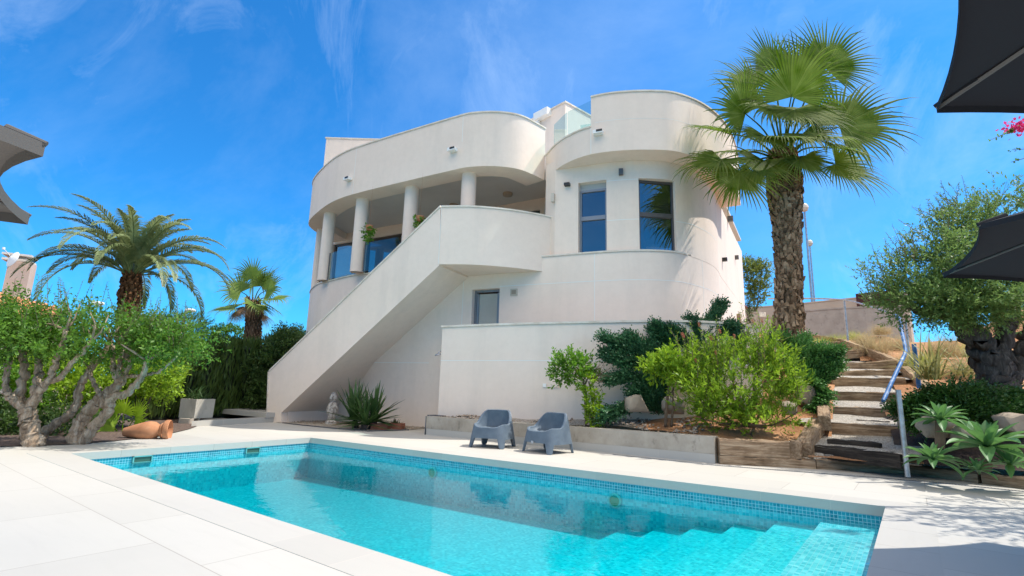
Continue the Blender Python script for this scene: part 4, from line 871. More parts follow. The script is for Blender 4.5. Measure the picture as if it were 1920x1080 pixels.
def rock(c, s, seed, mt_, label, group):
    r = np.random.default_rng(seed); bm = bmesh.new(); d = nrm(r.normal(size=(34, 3))); d = d*(np.abs(d)**5).sum(1, keepdims=True)**(-1/5)*r.uniform(.78, 1.02, (34, 1))
    for p in d: bm.verts.new(tuple(p*np.array(s)))
    bmesh.ops.convex_hull(bm, input=bm.verts); bmesh.ops.bevel(bm, geom=bm.edges[:], offset=.018, segments=2, profile=.6, affect='EDGES', clamp_overlap=True)
    me = bpy.data.meshes.new('boulder'); bm.to_mesh(me); bm.free()
    return tag(link('boulder', me, mt_, None, tuple(c), True, 25), label, 'boulder', group)
M_ROCK = concmat('limestone', (.24, .19, .145), (.38, .32, .25), (.14, .11, .09))
for k, (px, py, Y, s, lab) in enumerate(((1195, 757, 11.2, (.42, .3, .30), 'pale limestone boulder under the hanging dark juniper'), (1262, 760, 11.1, (.36, .28, .30), 'pale boulder behind the twin thin stems in the bed'), (1322, 765, 10.95, (.34, .28, .28), 'pale boulder half hidden behind the left of the bottlebrush'),
        (1385, 768, 10.9, (.34, .3, .28), 'pale boulder behind the middle of the bottlebrush'), (1515, 742, 11.6, (.40, .3, .36), 'grey boulder between bottlebrush and sloping sleeper'), (1478, 765, 10.9, (.26, .2, .22), 'small grey boulder at the right foot of the bottlebrush'),
        (1752, 800, 8.35, (.40, .26, .30), 'sandy boulder below the raised agave with the drooping leaves'), (1700, 790, 8.9, (.22, .2, .24), 'small boulder beside the steel post and raised agave'), (1815, 815, 8.1, (.36, .24, .24), 'boulder behind the left leaves of the big agave'), (1905, 795, 8.2, (.40, .3, .26), 'boulder at the right edge behind the big agave'), (1500, 648, 12.7, (.16, .14, .14), 'small whitish stone at the foot of the tall palm'))):
    rock(V(px, py, Y), tuple(x*.66 for x in s), k+5, M_ROCK, lab, 'limestone boulders in the beds')
# walls and fence on the hill
def lowwall(name, px, Ys, base, th, mt_, label, cat, capm=None):
    pts = [V(x, y, Y) for (x, y), Y in zip(px, Ys)]; t = thing(name, label, cat, pts[0]-(0, 0, 1)); m = MB()
    p2 = np.array([p[:2] for p in pts]); m.strip(p2, th, base, [p[2] for p in pts]); m.build('wall', mt_, t, smooth=False)
    m = MB(); m.strip(offset(p2, -.03), th+.06, [p[2]+.002 for p in pts], [p[2]+.07 for p in pts]); m.build('wall_coping', capm or mt_, t, smooth=False); return t
lowwall('boundary_wall', ((1380, 580), (1447, 575), (1504, 570), (1607, 559.5), (1700, 550)), (33, 31.5, 30.2, 28, 26), 3, .25, M_CREAMW, 'long cream boundary wall along the hilltop in front of the lamp posts', 'wall')
lowwall('garden_step_wall', ((1385, 587), (1424, 587), (1424, 596), (1448, 596)), (29, 28.4, 28.3, 27.8), 3, .25, M_CREAMW, 'stepped cream wall low between villa and tall palm', 'wall')
lowwall('hill_wall', ((1490, 586), (1560, 580), (1622, 577), (1690, 574)), (25.5, 24.5, 23.6, 23), 2.5, .3, M_CONC2, 'stained grey concrete wall behind the dry grasses', 'wall')
a, b = V(1607, 576, 27.5), V(1690, 572, 26); m = MB(); t = thing('maroon_fence', 'dark maroon panel fence on the hilltop wall beside the olive crown', 'fence', a)
e = nrm((b-a)[:2])
for k in range(9): q = a[:2]+(b-a)[:2]*(k/9); q2_ = a[:2]+(b-a)[:2]*((k+.96)/9); m.rbox((*q, a[2]-.3), (*q2_, a[2]-.3), .05, .95)
m.build('panel', M_MAROON, t, smooth=False); m = MB(); m.rbox((*a[:2], a[2]+.66), (*b[:2], a[2]+.66), .09, .06); m.build('top_rail', M_MAROON, t, smooth=False)
# lamp posts
def post_lamp(px, ytop, ybot, Y, lab):
    a, b = V(px[1], ybot, Y), V(px[0], ytop, Y); a = np.array([b[0], b[1], a[2]-1.5]); t = thing('street_lamp', lab, 'street lamp', a, 'globe lamp posts on the hilltop')
    m = MB(); m.tube([a, b], [.085, .06], 10); m.build('pole', M_STEEL, t); m = MB(); m.lathe([(.06, -.05), (.2, .03), (.28, .22), (.24, .42), (.12, .54), (.001, .56)], b, 18); m.build('globe', mat('lamp_globe', (.62, .56, .48), .4)[0], t)
post_lamp((1508.5, 1526), 396, 568, 34, 'taller silver lamp post with a pale globe right of the palm trunk'); post_lamp((1518.5, 1527), 461, 568, 46, 'shorter silver lamp post with a pale globe just behind the taller one')
def cobra(px, py, Y, s, lab):
    P = V(px, py, Y); base = np.array([P[0]-.45*s, P[1], -.05]); t = thing('street_lamp', lab, 'street lamp', base, 'white cobra head lamps beyond the garden')
    m = MB(); m.tube([base, (base[0], base[1], P[2]-.9), (base[0], base[1], P[2]-.12), (base[0]+.12, base[1], P[2]), (P[0]-.2, P[1], P[2]+.01)], [.06, .045, .04, .035, .03], 8); m.build('pole', M_STEEL, t)
    m = MB(); m.lathe([(.001, -.42*s), (.10*s, -.36*s), (.15*s, -.1*s), (.14*s, .2*s), (.08*s, .36*s), (.001, .4*s)], P, 12, axis=(1, .15, -.03)); m.build('lamp_head', M_WHITE, t)
cobra(184, 569, 38, 1.1, 'white cobra head street lamp just left of the date palm trunk'); cobra(357, 582, 42, 1.05, 'white cobra head street lamp above the hedge right of the date palm')
# neighbour's house
nh = thing('neighbour_house', 'neighbouring house with orange tiled roof and pink chimney behind the grove trees', 'house', (*V(60, 600, 22)[:2], 0))
a, b = V(-120, 500, 24), V(128, 590, 21.5); a2 = V(-120, 550, 23.2)
m = MB(); r0, r1 = V(-260, 490, 25.5), V(122, 583, 21); r2 = r1+np.array([-.4, -1.6, -.55]); r3 = r0+np.array([-.4, -1.8, -1.1])
m.solid([r3, r2, r1, r0], (0, 0, -.16)); roof = m.build('roof', M_ROOFT, nh, smooth=False)
m = MB()
for k in range(26): f0 = k/26; p = r3*(1-f0)+r2*f0; q = r0*(1-f0)+r1*f0; m.tube([p+(0, 0, .04), q+(0, 0, .04)], .11, 7)
m.build('roof_tiles', M_ROOFT, roof, loc=world_loc(roof))
m = MB(); m.solid([np.array([*r2[:2], -.1])+np.array([.1, .5, 0]), np.array([*r1[:2], -.1]), np.array([*r1[:2], r1[2]-.2]), np.array([*r2[:2], r2[2]-.2])+np.array([.1, .5, 0])], (-9, 2.2, 0)); m.build('wall', M_CREAMW, nh, smooth=False)
cb, ctp = V(34, 572, 23), V(36, 493, 23); m = MB(); m.box(((cb[0]+ctp[0])/2, 23, (cb[2]+ctp[2])/2-.5), (.78, .78, ctp[2]-cb[2]+1.0), .5); ch = m.build('chimney', M_PINKW, nh, smooth=False)
m = MB(); m.box((ctp[0], 23, ctp[2]+.06), (.95, .95, .10), .5); m.box((ctp[0], 23, ctp[2]+.17), (.55, .55, .12), .5); m.box((ctp[0], 23, ctp[2]+.29), (1.0, 1.0, .09), .5); m.build('chimney_cap', M_CAP, ch, loc=world_loc(ch), smooth=False)
P = V(24, 486, 22.2); m = MB(); m.lathe([(.001, .10), (.2, .07), (.36, 0), (.355, -.012), (.2, .055), (.001, .085)], P, 22, axis=(-.35, -.9, .25)); m.tube([P, P+np.array([-.12, -.35, .36])], .015, 6); m.lathe([(.05, -.05), (.05, .05), (.001, .06)], P+np.array([-.12, -.38, .38]), 10); m.tube([P, (ctp[0], 22.8, ctp[2])], .03, 6); m.build('satellite_dish', M_WHITE, ch, loc=world_loc(ch))

# ------------------------------------------------------------------ armchairs
def make_chair():
    t = thing('armchair', '', 'armchair', (0, 0, 0), 'blue grey moulded armchairs on the pool deck')
    nth = 168; th = np.arange(nth)*2*math.pi/nth; c, s = np.cos(th), np.sin(th); rho = (np.abs(c)**3.6+np.abs(s)**3.6)**(-1/3.6)
    k = np.abs(np.sin(2*th)); ss = lambda x: np.clip(x, 0, 1)**2*(3-2*np.clip(x, 0, 1))
    zb = (.18+.02*(s < -.7))*ss((.988-k)/.06)
    back_ = ss((s+.25)/1.0); side = ss((s+.95)/.35); zt = .415+.065*side+.29*back_**1.2
    rows = 10; Rf = lambda z: .385-.075*z/.77
    def ringv(z, ins): ex = 3.9-1.75*np.clip(z/.77, 0, 1); rho = (np.abs(c)**ex+np.abs(s)**ex)**(-1/ex); r = (Rf(z)-ins)*rho; return np.stack([r*c, r*s+(.02*z), z], 1)
    m = MB(); outer = [ringv(zb+(zt-zb)*i/rows, 0) for i in range(rows+1)]
    inner_low = [ringv(zb+(np.maximum(.34, zb+.05)-zb)*i/3, .032) for i in range(4)]
    rim = ringv(zt+.012, .02); inn_ = [ringv(zt+(np.minimum(.405, zt-.004)-zt)*i/6, .045+.05*(i/6)**1.6) for i in range(7)]
    seqs = [inner_low[::-1], outer, [rim], inn_]; rings = [r for q in seqs for r in q]
    vs = np.concatenate(rings); fs = [(i*nth+j, i*nth+(j+1) % nth, (i+1)*nth+(j+1) % nth, (i+1)*nth+j) for i in range(len(rings)-1) for j in range(nth)]
    m.add(vs, fs); m.add([*rings[0], ], [tuple(range(nth-1, -1, -1))]); m.build('shell', M_CHAIR, t, sharp=50)
    m = MB(); q0 = inn_[-1]; q1_ = q0*np.array([.7, .7, 1])-(0, 0, .018); q2_ = q0*np.array([.02, .02, 1])-(0, 0, .024)
    m.add(np.concatenate([q0*np.array([1.004, 1.004, 1]), q1_, q2_]), [(i*nth+j, i*nth+(j+1) % nth, (i+1)*nth+(j+1) % nth, (i+1)*nth+j) for i in range(2) for j in range(nth)]); m.build('seat', M_CHAIR, t)
    return t
def place(o, p, front, lab):
    o.location = (p[0], p[1], 0.003); o.rotation_euler = (0, 0, math.atan2(front[1], front[0])+math.pi/2); o['label'] = lab; o.scale = (1.13, 1.08, .95)
def copy_tree(o, parent=None):
    c = o.copy(); C.objects.link(c); c.parent = parent
    for ch_ in list(o.children): copy_tree(ch_, c)
    return c
ch1 = make_chair(); ch2 = copy_tree(ch1)
place(ch1, (-.31, 11.22), (-.38, -.925), 'blue grey moulded armchair further from the steps, its back whole against the kerb'); place(ch2, (.79, 10.56), (-.73, -.68), 'blue grey moulded armchair nearer the steps, a white mark on its front')
m = MB(); m.box((-.02, -.386, .21), (.05, .006, .05)); m.build('badge', mat('badge_grey', (.35, .38, .42), .4)[0], ch2, loc=(0, 0, 0), smooth=False)
bpy.data.objects['badge'].location = (0, 0, 0)

# ------------------------------------------------------------------ pots and small garden things
vc = G(262, 823)[:2]; ax = nrm(np.array([.93, .30, .05])); P0 = np.array([vc[0]-.33, vc[1]-.02, .125])
t = thing('terracotta_jar', 'terracotta oil jar lying on its side on the brown gravel', 'jar', (*vc, 0))
m = MB(); m.lathe([(.001, 0), (.075, 0), (.085, .02), (.13, .16), (.175, .32), (.192, .44), (.175, .54), (.125, .60), (.12, .63), (.15, .66), (.155, .69), (.125, .685), (.10, .63), (.12, .58), (.15, .5), (.12, .2), (.001, .06)], P0, 30, axis=ax); m.build('body', M_TERRA, t)
m = MB(); m.lathe([(.135, .70), (.19, .71), (.205, .74), (.20, .80), (.19, .81), (.18, .77), (.15, .73)], P0, 30, axis=ax); m.build('rim', M_TERRA, t)
c = G(366, 784, .29)[:2]; c = V(367, 783, 15.2)
t = thing('concrete_planter', 'square weathered concrete planter on a curved plinth beside the deck steps', 'planter', c)
m = MB(); wq = .30; Z = c[2]; sv = [(-wq, -wq), (wq, -wq), (wq, wq), (-wq, wq)]; R2 = lambda a_: np.array([[math.cos(a_), -math.sin(a_)], [math.sin(a_), math.cos(a_)]])
Rp = R2(-.35); lo = [(*(c[:2]+Rp@np.array(p)*.98), Z) for p in sv]; hi = [(*(c[:2]+Rp@np.array(p)*1.01), Z+.52) for p in sv]; hi2 = [(*(c[:2]+Rp@np.array(p)*.9), Z+.52) for p in sv]; lo2 = [(*(c[:2]+Rp@np.array(p)*.9), Z+.46) for p in sv]
m.add(lo+hi+hi2+lo2, [(3, 2, 1, 0)]+[(i, (i+1) % 4, 4+(i+1) % 4, 4+i) for i in range(4)]+[(4+i, 4+(i+1) % 4, 8+(i+1) % 4, 8+i) for i in range(4)]+[(8+i, 8+(i+1) % 4, 12+(i+1) % 4, 12+i) for i in range(4)]+[(12, 13, 14, 15)]); m.build('pot', M_STONEPLANT, t, smooth=False)
PLANTER = np.array([c[0], c[1], Z+.46]); Zpl = Z
m = MB(); m.strip(spline([c[:2]+np.array(q) for q in ((-.38, .45), (-.36, -.05), (-.2, -.42), (.1, -.52), (.22, -.45))], 5), .25, 0, Zpl-.002); o = m.build('plinth_wall', M_CREAMW, loc=(c[0], c[1], 0)); tag(o, 'low curved cream plinth wall under the concrete planter', 'wall')
# shower, on the return of the garden wall
P = V(826, 664, GWp[0][1]+.05); t = thing('wall_shower', 'small grey shower head sticking out from the garden wall corner', 'shower', P)
m = MB(); m.tube([P+np.array([.06, .05, .06]), P+np.array([-.03, 0, .07]), P+np.array([-.05, -.01, .03]), P+np.array([-.06, -.01, 0])], .014, 8); m.build('arm', M_STEEL, t); m = MB(); m.lathe([(.02, .02), (.085, -.005), (.09, -.03), (.001, -.032)], P+np.array([-.07, -.01, .0]), 16, axis=(-.3, 0, 1)); m.build('shower_head', M_STEEL, t)
# clay blocks in the yucca bed
for k, (px, py, lab, an) in enumerate(((710, 806, 'hollow terracotta block with rounded corner in front of the yucca', .25), (741, 805, 'hollow terracotta block holding a small succulent right of the yucca', -.25))):
    c = G(px, py)[:2]; m = MB(); R_ = R2(an); hw, hh = .22, .155; z1 = .17
    o4 = [c+R_@np.array(p) for p in ((-hw, -hh), (hw, -hh), (hw, hh), (-hw, hh))]; i4 = [c+R_@np.array(p)*.84 for p in ((-hw, -hh), (hw, -hh), (hw, hh), (-hw, hh))]
    vs = [(*p, .012) for p in o4]+[(*p, z1) for p in o4]+[(*p, z1) for p in i4]+[(*p, z1-.05) for p in i4]
    m.add(vs, [(i, (i+1) % 4, 4+(i+1) % 4, 4+i) for i in range(4)]+[(4+i, 4+(i+1) % 4, 8+(i+1) % 4, 8+i) for i in range(4)]+[(8+i, 8+(i+1) % 4, 12+(i+1) % 4, 12+i) for i in range(4)]+[(12, 13, 14, 15)])
    o = m.build('clay_block', M_BRICK, loc=(*c, 0), smooth=False); tag(o, lab, 'planter block', 'terracotta blocks by the yucca'); SUCC = np.array([*c, z1-.05])
P = V(621, 790, 16.2); P[2] = .012; t = thing('garden_figurine', 'small weathered white stone figurine behind the left of the yucca', 'figurine', P)
m = MB(); m.lathe([(.17, 0), (.17, .06), (.12, .10), (.10, .2), (.15, .34), (.17, .45), (.13, .58), (.085, .64)], P, 16); m.build('torso', noisy('speckled_stone', [(.4, (.22, .19, .17)), (.55, (.50, .47, .44)), (.7, (.62, .60, .57))], 14, .9, .4, 30), t)
m = MB(); m.lathe([(.06, .63), (.11, .70), (.12, .78), (.09, .86), (.04, .93), (.001, .95)], P, 16); m.build('head', bpy.data.materials['speckled_stone'], t)
# handrail of the path
t = thing('handrail', 'bent galvanised handrail of the garden steps, its broken end wrapped in blue', 'handrail', V(1588, 628, 17.5))
R1 = spline([V(*q) for q in ((1440, 560, 21), (1505, 559.5, 19.3), (1582, 562.5, 17.5), (1640, 578, 15.6), (1680, 592, 14.3))], 5); m = MB(); m.tube(R1, .028, 8); m.build('rail', M_STEEL, t)
R2_ = spline([V(*q) for q in ((1679, 591.5, 14.3), (1688, 600, 14.0), (1690, 618, 13.8), (1696, 645, 13.3), (1697.5, 660, 13.1), (1691, 676, 12.9), (1677, 706, 12.5), (1664, 734, 12.2), (1656, 752, 12.0))], 5); m = MB(); m.tube(R2_, .045, 10); m.build('wrapped_end', M_BLUE, t)
for (x0, y0, Y0), (x1, y1, Y1) in (((1582, 560, 17.5), (1587.5, 630, 17.5)), ((1697, 600, 14.3), (1706, 686, 14.3))):
    a, b = V(x1, y1, Y1), V(x0, y0, Y0); m = MB(); m.tube([(b[0], b[1], a[2]-.15), b], .032, 10); m.build('post', M_STEEL, t)
for (px, yb, yt, Y, r_, mt_, lab) in ((1700, 874, 731, 7.95, .035, M_STEEL, 'loose galvanised steel post standing at the foot of the steps'), (1722, 716, 645, 11.9, .045, M_BLUE, 'short post wrapped in blue beside the striped flax')):
    a = V(px, yb, Y); b = V(px-7, yt, Y); m = MB(); m.tube([(a[0], a[1], a[2]-.15), (a[0], a[1], b[2])], r_, 12); o = m.build('steel_post', mt_, loc=a); tag(o, lab, 'post', 'posts by the garden steps')
# parasols
def parasol(name, c, R_, a0, zc, zt, sag, fab, lab, rim=.035, grp='garden parasols'):
    t = thing(name, lab, 'parasol', (*c, 0), grp); n = 8; cor = [np.array([c[0]+R_*math.cos(a0+k*math.pi/4), c[1]+R_*math.sin(a0+k*math.pi/4), zc]) for k in range(n)]; top = np.array([*c, zt])
    m = MB(); ne, nr = 10, 8; edges = []
    for k in range(n):
        A, B = cor[k], cor[(k+1) % n]; mid = (A+B)/2; inw = nrm(np.array([*(np.array(c)-mid[:2]), 0])); L = np.linalg.norm(B-A)
        ed = [A*(1-u)+B*u+(inw*sag*L+np.array([0, 0, .10*sag*L]))*4*u*(1-u) for u in np.linspace(0, 1, ne+1)]; edges.append(ed)
        vs = []
        for i in range(nr+1):
            f_ = i/nr
            for j in range(ne+1): p = ed[j]*(1-f_)+top*f_; p = p-np.array([0, 0, .16*f_*(1-f_)*4*(.5+math.sin(math.pi*j/ne)*.5)*sag*2]); vs.append(p)
        m.add(vs, [(i*(ne+1)+j, i*(ne+1)+j+1, (i+1)*(ne+1)+j+1, (i+1)*(ne+1)+j) for i in range(nr) for j in range(ne)])
    m.build('canopy', fab, t, sharp=15)
    m = MB()
    for ed in edges:
        vs = [p for p in ed]+[p-np.array([0, 0, rim])*(1) for p in ed]; q = len(ed); m.add(vs, [(i+1, i, q+i, q+i+1) for i in range(q-1)])
    m.build('hem', fab, t, sharp=60)
    m = MB()
    for k in range(n): rb = MB(); rb.tube([cor[k]+np.array([0, 0, -.012]), top+(cor[k]-top)*.04-np.array([0, 0, .03])], [.011, .014], 6); rb.build('rib', M_PEWTER, t)
    for k in range(n): p = MB(); q = cor[k]; d = nrm(top-q); p.tube([q-d*.005, q+d*.17], [.012, .02], 8); p.build('corner_pocket', fab, t)
    m = MB(); m.tube([(*c, 0.05), (*c, zt+.06)], .03, 12); m.build('pole', M_PEWTER, t); m = MB(); m.lathe([(.001, 0.003), (.38, .003), (.38, .06), (.05, .09), (.05, .3)], (*c, 0), 24); m.build('base', M_PEWTER, t)
    return t
def octo(Vc, ang, side):                                # centre of an octagon from one corner and the direction of its far edge
    R_ = side/(2*math.sin(math.pi/8)); b = ang-math.radians(67.5); return np.array(Vc[:2])+R_*np.array([math.cos(b), math.sin(b)]), R_, b+math.pi
z_ = 2.3
c, R_, a0 = octo(G(1768, 514, z_), math.radians(12), 1.62); parasol('parasol', c, R_, a0, z_, 2.98, .045, M_FABD, 'charcoal parasol reaching lower into the right edge in front of the olive crown')
z1_ = 2.52; c, R_, a0 = octo(G(1755, 199, z1_), math.radians(6), 1.42); parasol('parasol', c, R_, a0, z1_, 3.18, .045, M_FABD, 'charcoal parasol overhead in the upper right corner of the picture')
Va, Vb = G(86, 269, z_)[:2], G(56, 404, z_)[:2]; sd_ = float(np.linalg.norm(Vb-Va)); e = nrm(Va-Vb); n = np.array([e[1], -e[0]]); n = -n if n@(np.array([-4., 2.])-Va) < 0 else n
R_ = sd_/(2*math.sin(math.pi/8)); cc = (Va+Vb)/2+n*R_*math.cos(math.pi/8); parasol('parasol', cc, R_, math.atan2(Va[1]-cc[1], Va[0]-cc[0]), z_, 2.95, .10, M_FABL, 'taupe parasol with scalloped edge at the left edge above the grove trees', rim=.07)

# ------------------------------------------------------------------ planting: builders
def unit(r, n): return nrm(r.normal(size=(n, 3)))
def leaves(P, D, Nn, L, W, fold=.25):
    """diamond leaves: base P, direction D, facing Nn"""
    D = nrm(D); S = nrm(np.cross(D, Nn)); Nn = np.cross(S, D); n = len(P); L = np.broadcast_to(L, n)[:, None]; W = np.broadcast_to(W, n)[:, None]
    mid = P+D*L*.45-Nn*W*fold
    return np.stack([P, mid+S*W*.5+Nn*W*fold*1.2, P+D*L, mid-S*W*.5+Nn*W*fold*1.2], 1)
def crown(seed, blobs, n_tw, tw, per, L, W, up=.35, shell=.5, gap=.0, rough=.16, ldir=.55, freq=2.2):
    """twigs spread through the blobs, leaves along every twig; gap drops twigs where a slow noise is low"""
    r = np.random.default_rng(seed); B = np.array(blobs, float); wt = (B[:, 3]*B[:, 4]+B[:, 4]*B[:, 5]+B[:, 3]*B[:, 5]); wt /= wt.sum()
    k = r.choice(len(B), n_tw, p=wt); d = unit(r, n_tw); rad = shell+(1-shell)*r.random(n_tw)**.6
    ns = 1+rough*(np.sin(d[:, 0]*5+k*1.7)+np.sin(d[:, 1]*6+k*2.9)+np.sin(d[:, 2]*5+k*.7))
    P = B[k, :3]+d*B[k, 3:]*(rad*ns)[:, None]
    if gap > 0:
        f_ = np.sin(P[:, 0]*freq+seed)*np.sin(P[:, 1]*freq*1.1+1.3*seed)+np.sin(P[:, 2]*freq*1.4+P[:, 0]*freq*.7)*.8
        keep = f_ > (-1.5+1.9*gap+r.normal(0, .25, n_tw)); P, d, k = P[keep], d[keep], k[keep]
    n = len(P); T = nrm(d*.7+np.array([0, 0, up])+r.normal(0, .45, (n, 3)))
    ln = tw*(.6+.7*r.random(n)); t = np.linspace(.08, 1, per)
    LP_ = (P[:, None]+T[:, None]*(ln[:, None]*t)[..., None]).reshape(-1, 3)
    TT = np.repeat(T, per, 0); rd = nrm(np.cross(TT, unit(r, n*per))); LD = nrm(TT*ldir+rd*(1-ldir)*1.3)
    NN = nrm(unit(r, n*per)*.8+np.array([0, 0, .9])); s = .65+.6*r.random(n*per)
    return leaves(LP_, LD, NN, L*s, W*s)
def shoots(seed, bases, ln, per, L, W, spread=.25, lean=(0, 0, 1.)):
    r = np.random.default_rng(seed); b = np.array(bases, float); n = len(b); T = nrm(np.array(lean)+r.normal(0, spread, (n, 3))); l = ln*(.5+.7*r.random(n)); t = np.linspace(.0, 1, per)
    P = (b[:, None]+T[:, None]*(l[:, None]*t)[..., None]).reshape(-1, 3); TT = np.repeat(T, per, 0); rd = nrm(np.cross(TT, unit(r, n*per))); s = (.7+.5*r.random(n*per))*np.tile(1.1-.5*t, n)
    Q = np.stack([b, b+T*l[:, None]], 1)
    return leaves(P, nrm(TT*.5+rd*.8), nrm(unit(r, n*per)+(0, 0, .6)), L*s, W*s), Q
def limb(mb, pts, r0, r1, n=8, wob=.0, sq=1.):
    p = spline(pts, 9); m = len(p)
    if wob: p = p+np.random.default_rng(int(abs(pts[0][0])*997) % 9999).normal(0, wob, p.shape)*np.sin(np.linspace(0, 3.14, m))[:, None]
    rr = np.linspace(r0, r1, m)*(1+.12*np.sin(np.arange(m)*1.9+pts[0][0]*7)); mb.tube(p, rr, max(n, 12) if r0 > .04 else n, sq=sq, rough=.07 if r0 > .04 else .03); return p
def twigs(mb, seed, bases, ln, r0, spread=.5):
    r = np.random.default_rng(seed)
    for b in bases: d = nrm(np.array([0, 0, 1.])+r.normal(0, spread, 3)); mb.tube([b, np.array(b)+d*ln*.5+r.normal(0, .03, 3), np.array(b)+d*ln], [r0, r0*.7, r0*.3], 5)
def pxl(l, Y): return [V(x, y, Y if not isinstance(Y, (list, tuple)) else Y[i]) for i, (x, y) in enumerate(l)]
def blob(px, py, Y, rx, ry, rz): return (*V(px, py, Y), rx, ry, rz)

# ------------------------------------------------------------------ left grove
def grove(label, limbs, blobs, Y, seed, n_tw, nsh, lm=L_OLIVE):
    base = np.array(limbs[0][0][0]); base = V(*base, Y); t = thing('garden_tree', label, 'tree', base, 'gnarled clipped trees left of the pool')
    m = MB()
    for pts, r0, r1, dy in limbs:
        P = pxl(pts, [Y+dy*i/(len(pts)-1) for i in range(len(pts))]); limb(m, P, r0, r1, 10, .012)
        if r1 < .06:
            e = P[-1]; twigs(m, int(pts[-1][0])+seed, [e, e, e], .5, r1*.7, .45)
    m.build('trunk', M_BARK, t, sharp=180)
    A = crown(seed, blobs, n_tw, .22, 7, .075, .034, .45, .35, .55, .25, .5, 3.2)
    r = np.random.default_rng(seed+5); bs = []
    for _ in range(nsh): b = blobs[r.integers(len(blobs))]; a = r.uniform(0, 6.28); q = r.random()**.5*.85; bs.append((b[0]+b[3]*q*math.cos(a), b[1]+b[4]*q*math.sin(a), b[2]+b[5]*.75*math.sqrt(1-q*q)))
    S, Q = shoots(seed+9, bs, .62, 14, .07, .03, .22)
    qmesh('crown', np.concatenate([A, S]), 4, lm, t)
    m = MB()
    for q in Q: m.tube(q, [.006, .003], 4)
    m.build('shoot', M_TWIG, t)
    return t
grove('gnarled clipped tree at the far left with a thick forked trunk and dense green crown',
      [([(66, 842), (58, 812), (54, 790), (50, 768)], .155, .12, 0), ([(52, 772), (36, 745), (46, 700), (42, 660), (34, 630)], .085, .045, .25), ([(48, 768), (24, 748), (12, 735)], .075, .06, -.15), ([(14, 738), (10, 715), (16, 680), (8, 640), (-10, 615)], .05, .035, .1),
       ([(56, 768), (66, 735), (73, 700), (70, 665), (62, 625)], .08, .04, .3), ([(60, 760), (74, 735), (92, 712), (104, 680), (116, 652), (124, 620)], .07, .035, -.2), ([(88, 716), (112, 710), (128, 688), (152, 664), (172, 640)], .05, .03, -.3)],
      [blob(-20, 620, 9.2, .9, .8, .42), blob(45, 612, 9.3, .85, .9, .48), blob(120, 615, 9.2, .8, .8, .45), blob(90, 640, 8.9, .7, .6, .32), blob(10, 650, 9.4, .7, .6, .25)], 9.25, 11, 2600, 60)
grove('gnarled clipped tree between the far left tree and the terracotta jar, twin leaning trunks',
      [([(140, 834), (150, 795), (174, 762), (200, 738), (226, 716), (236, 680), (240, 650)], .13, .05, .3), ([(152, 834), (176, 800), (203, 772), (208, 748), (244, 733), (268, 702), (276, 676)], .10, .04, -.2), ([(74, 832), (82, 812), (106, 794), (140, 768), (151, 722), (168, 694), (190, 668), (205, 640)], .085, .04, .2),
       ([(194, 764), (186, 738), (172, 712), (168, 690)], .045, .03, .15), ([(222, 718), (212, 690), (212, 660), (205, 630)], .05, .03, .3), ([(238, 706), (262, 704), (300, 696), (330, 670)], .035, .02, -.1), ([(226, 716), (222, 690), (232, 655)], .045, .03, .2), ([(236, 700), (250, 672), (262, 645)], .04, .025, .1)],
      [blob(175, 625, 9.9, .8, .8, .42), blob(240, 630, 9.9, .8, .8, .42), blob(300, 640, 9.7, .7, .7, .44), blob(320, 665, 9.5, .5, .5, .36), blob(265, 655, 9.4, .6, .5, .3), blob(205, 650, 9.6, .55, .5, .25)], 9.7, 23, 3000, 55)
# back greenery: bright shrubs behind the trunks
def shrub(name, label, cat, base, blobs, lm, n_tw, tw, per, L, W, seed, group=None, stems=5, bark=M_TWIG, **kw):
    base = np.array(base, float); t = thing(name, label, cat, base, group); r = np.random.default_rng(seed); m = MB()
    for k in range(stems):
        b = blobs[k % len(blobs)]; tip = np.array(b[:3])+r.normal(0, .25, 3)*np.array(b[3:]); m.tube(spline([base+r.normal(0, .04, 3)*(1, 1, 0), base*.5+tip*.5+r.normal(0, .06, 3), tip], 4), np.linspace(.028, .008, 9), 6)
    m.build('stem', bark, t); qmesh('foliage', crown(seed, blobs, n_tw, tw, per, L, W, **kw), 4, lm, t); return t
shrub('bush', 'bright green bush behind the far left trunk', 'bush', V(-30, 800, 11.5), [blob(-30, 730, 11.5, .8, .6, .75), blob(20, 760, 11.2, .6, .5, .55)], L_BACK, 1300, .25, 7, .10, .045, 31, 'bright bushes behind the grove trunks', gap=.2)
shrub('bush', 'yellow green bush filling the gap between the two grove trunks', 'bush', V(110, 800, 12), [blob(105, 720, 12.2, .8, .6, .8), blob(160, 740, 12, .6, .5, .65), blob(75, 690, 12.4, .6, .5, .5)], L_LIME, 1500, .25, 7, .10, .042, 32, 'bright bushes behind the grove trunks', gap=.2)
shrub('bush', 'dark green bush low behind the left grove trunks', 'bush', V(60, 830, 11), [blob(50, 790, 11.2, .7, .5, .45), blob(120, 800, 11, .5, .4, .35), blob(0, 800, 11, .6, .4, .5)], L_DARKB, 1000, .22, 7, .09, .04, 33, 'bright bushes behind the grove trunks', gap=.2)
shrub('bush', 'leafy bush behind the twin leaning trunks', 'bush', V(215, 790, 13), [blob(205, 715, 13.2, .7, .6, .9), blob(250, 690, 13.4, .6, .5, .7)], L_BACK, 1200, .25, 7, .10, .042, 34, 'bright bushes behind the grove trunks', gap=.2)
t = shrub('lime_tree', 'small round yellow green tree right of the terracotta jar', 'tree', V(262, 796, 12.9), [blob(290, 700, 12.9, .78, .7, .5), blob(315, 685, 12.8, .45, .5, .4), blob(255, 720, 13, .5, .5, .35)], L_LIME, 1700, .2, 7, .085, .04, 35, None, 4, M_BARKD, gap=.22)
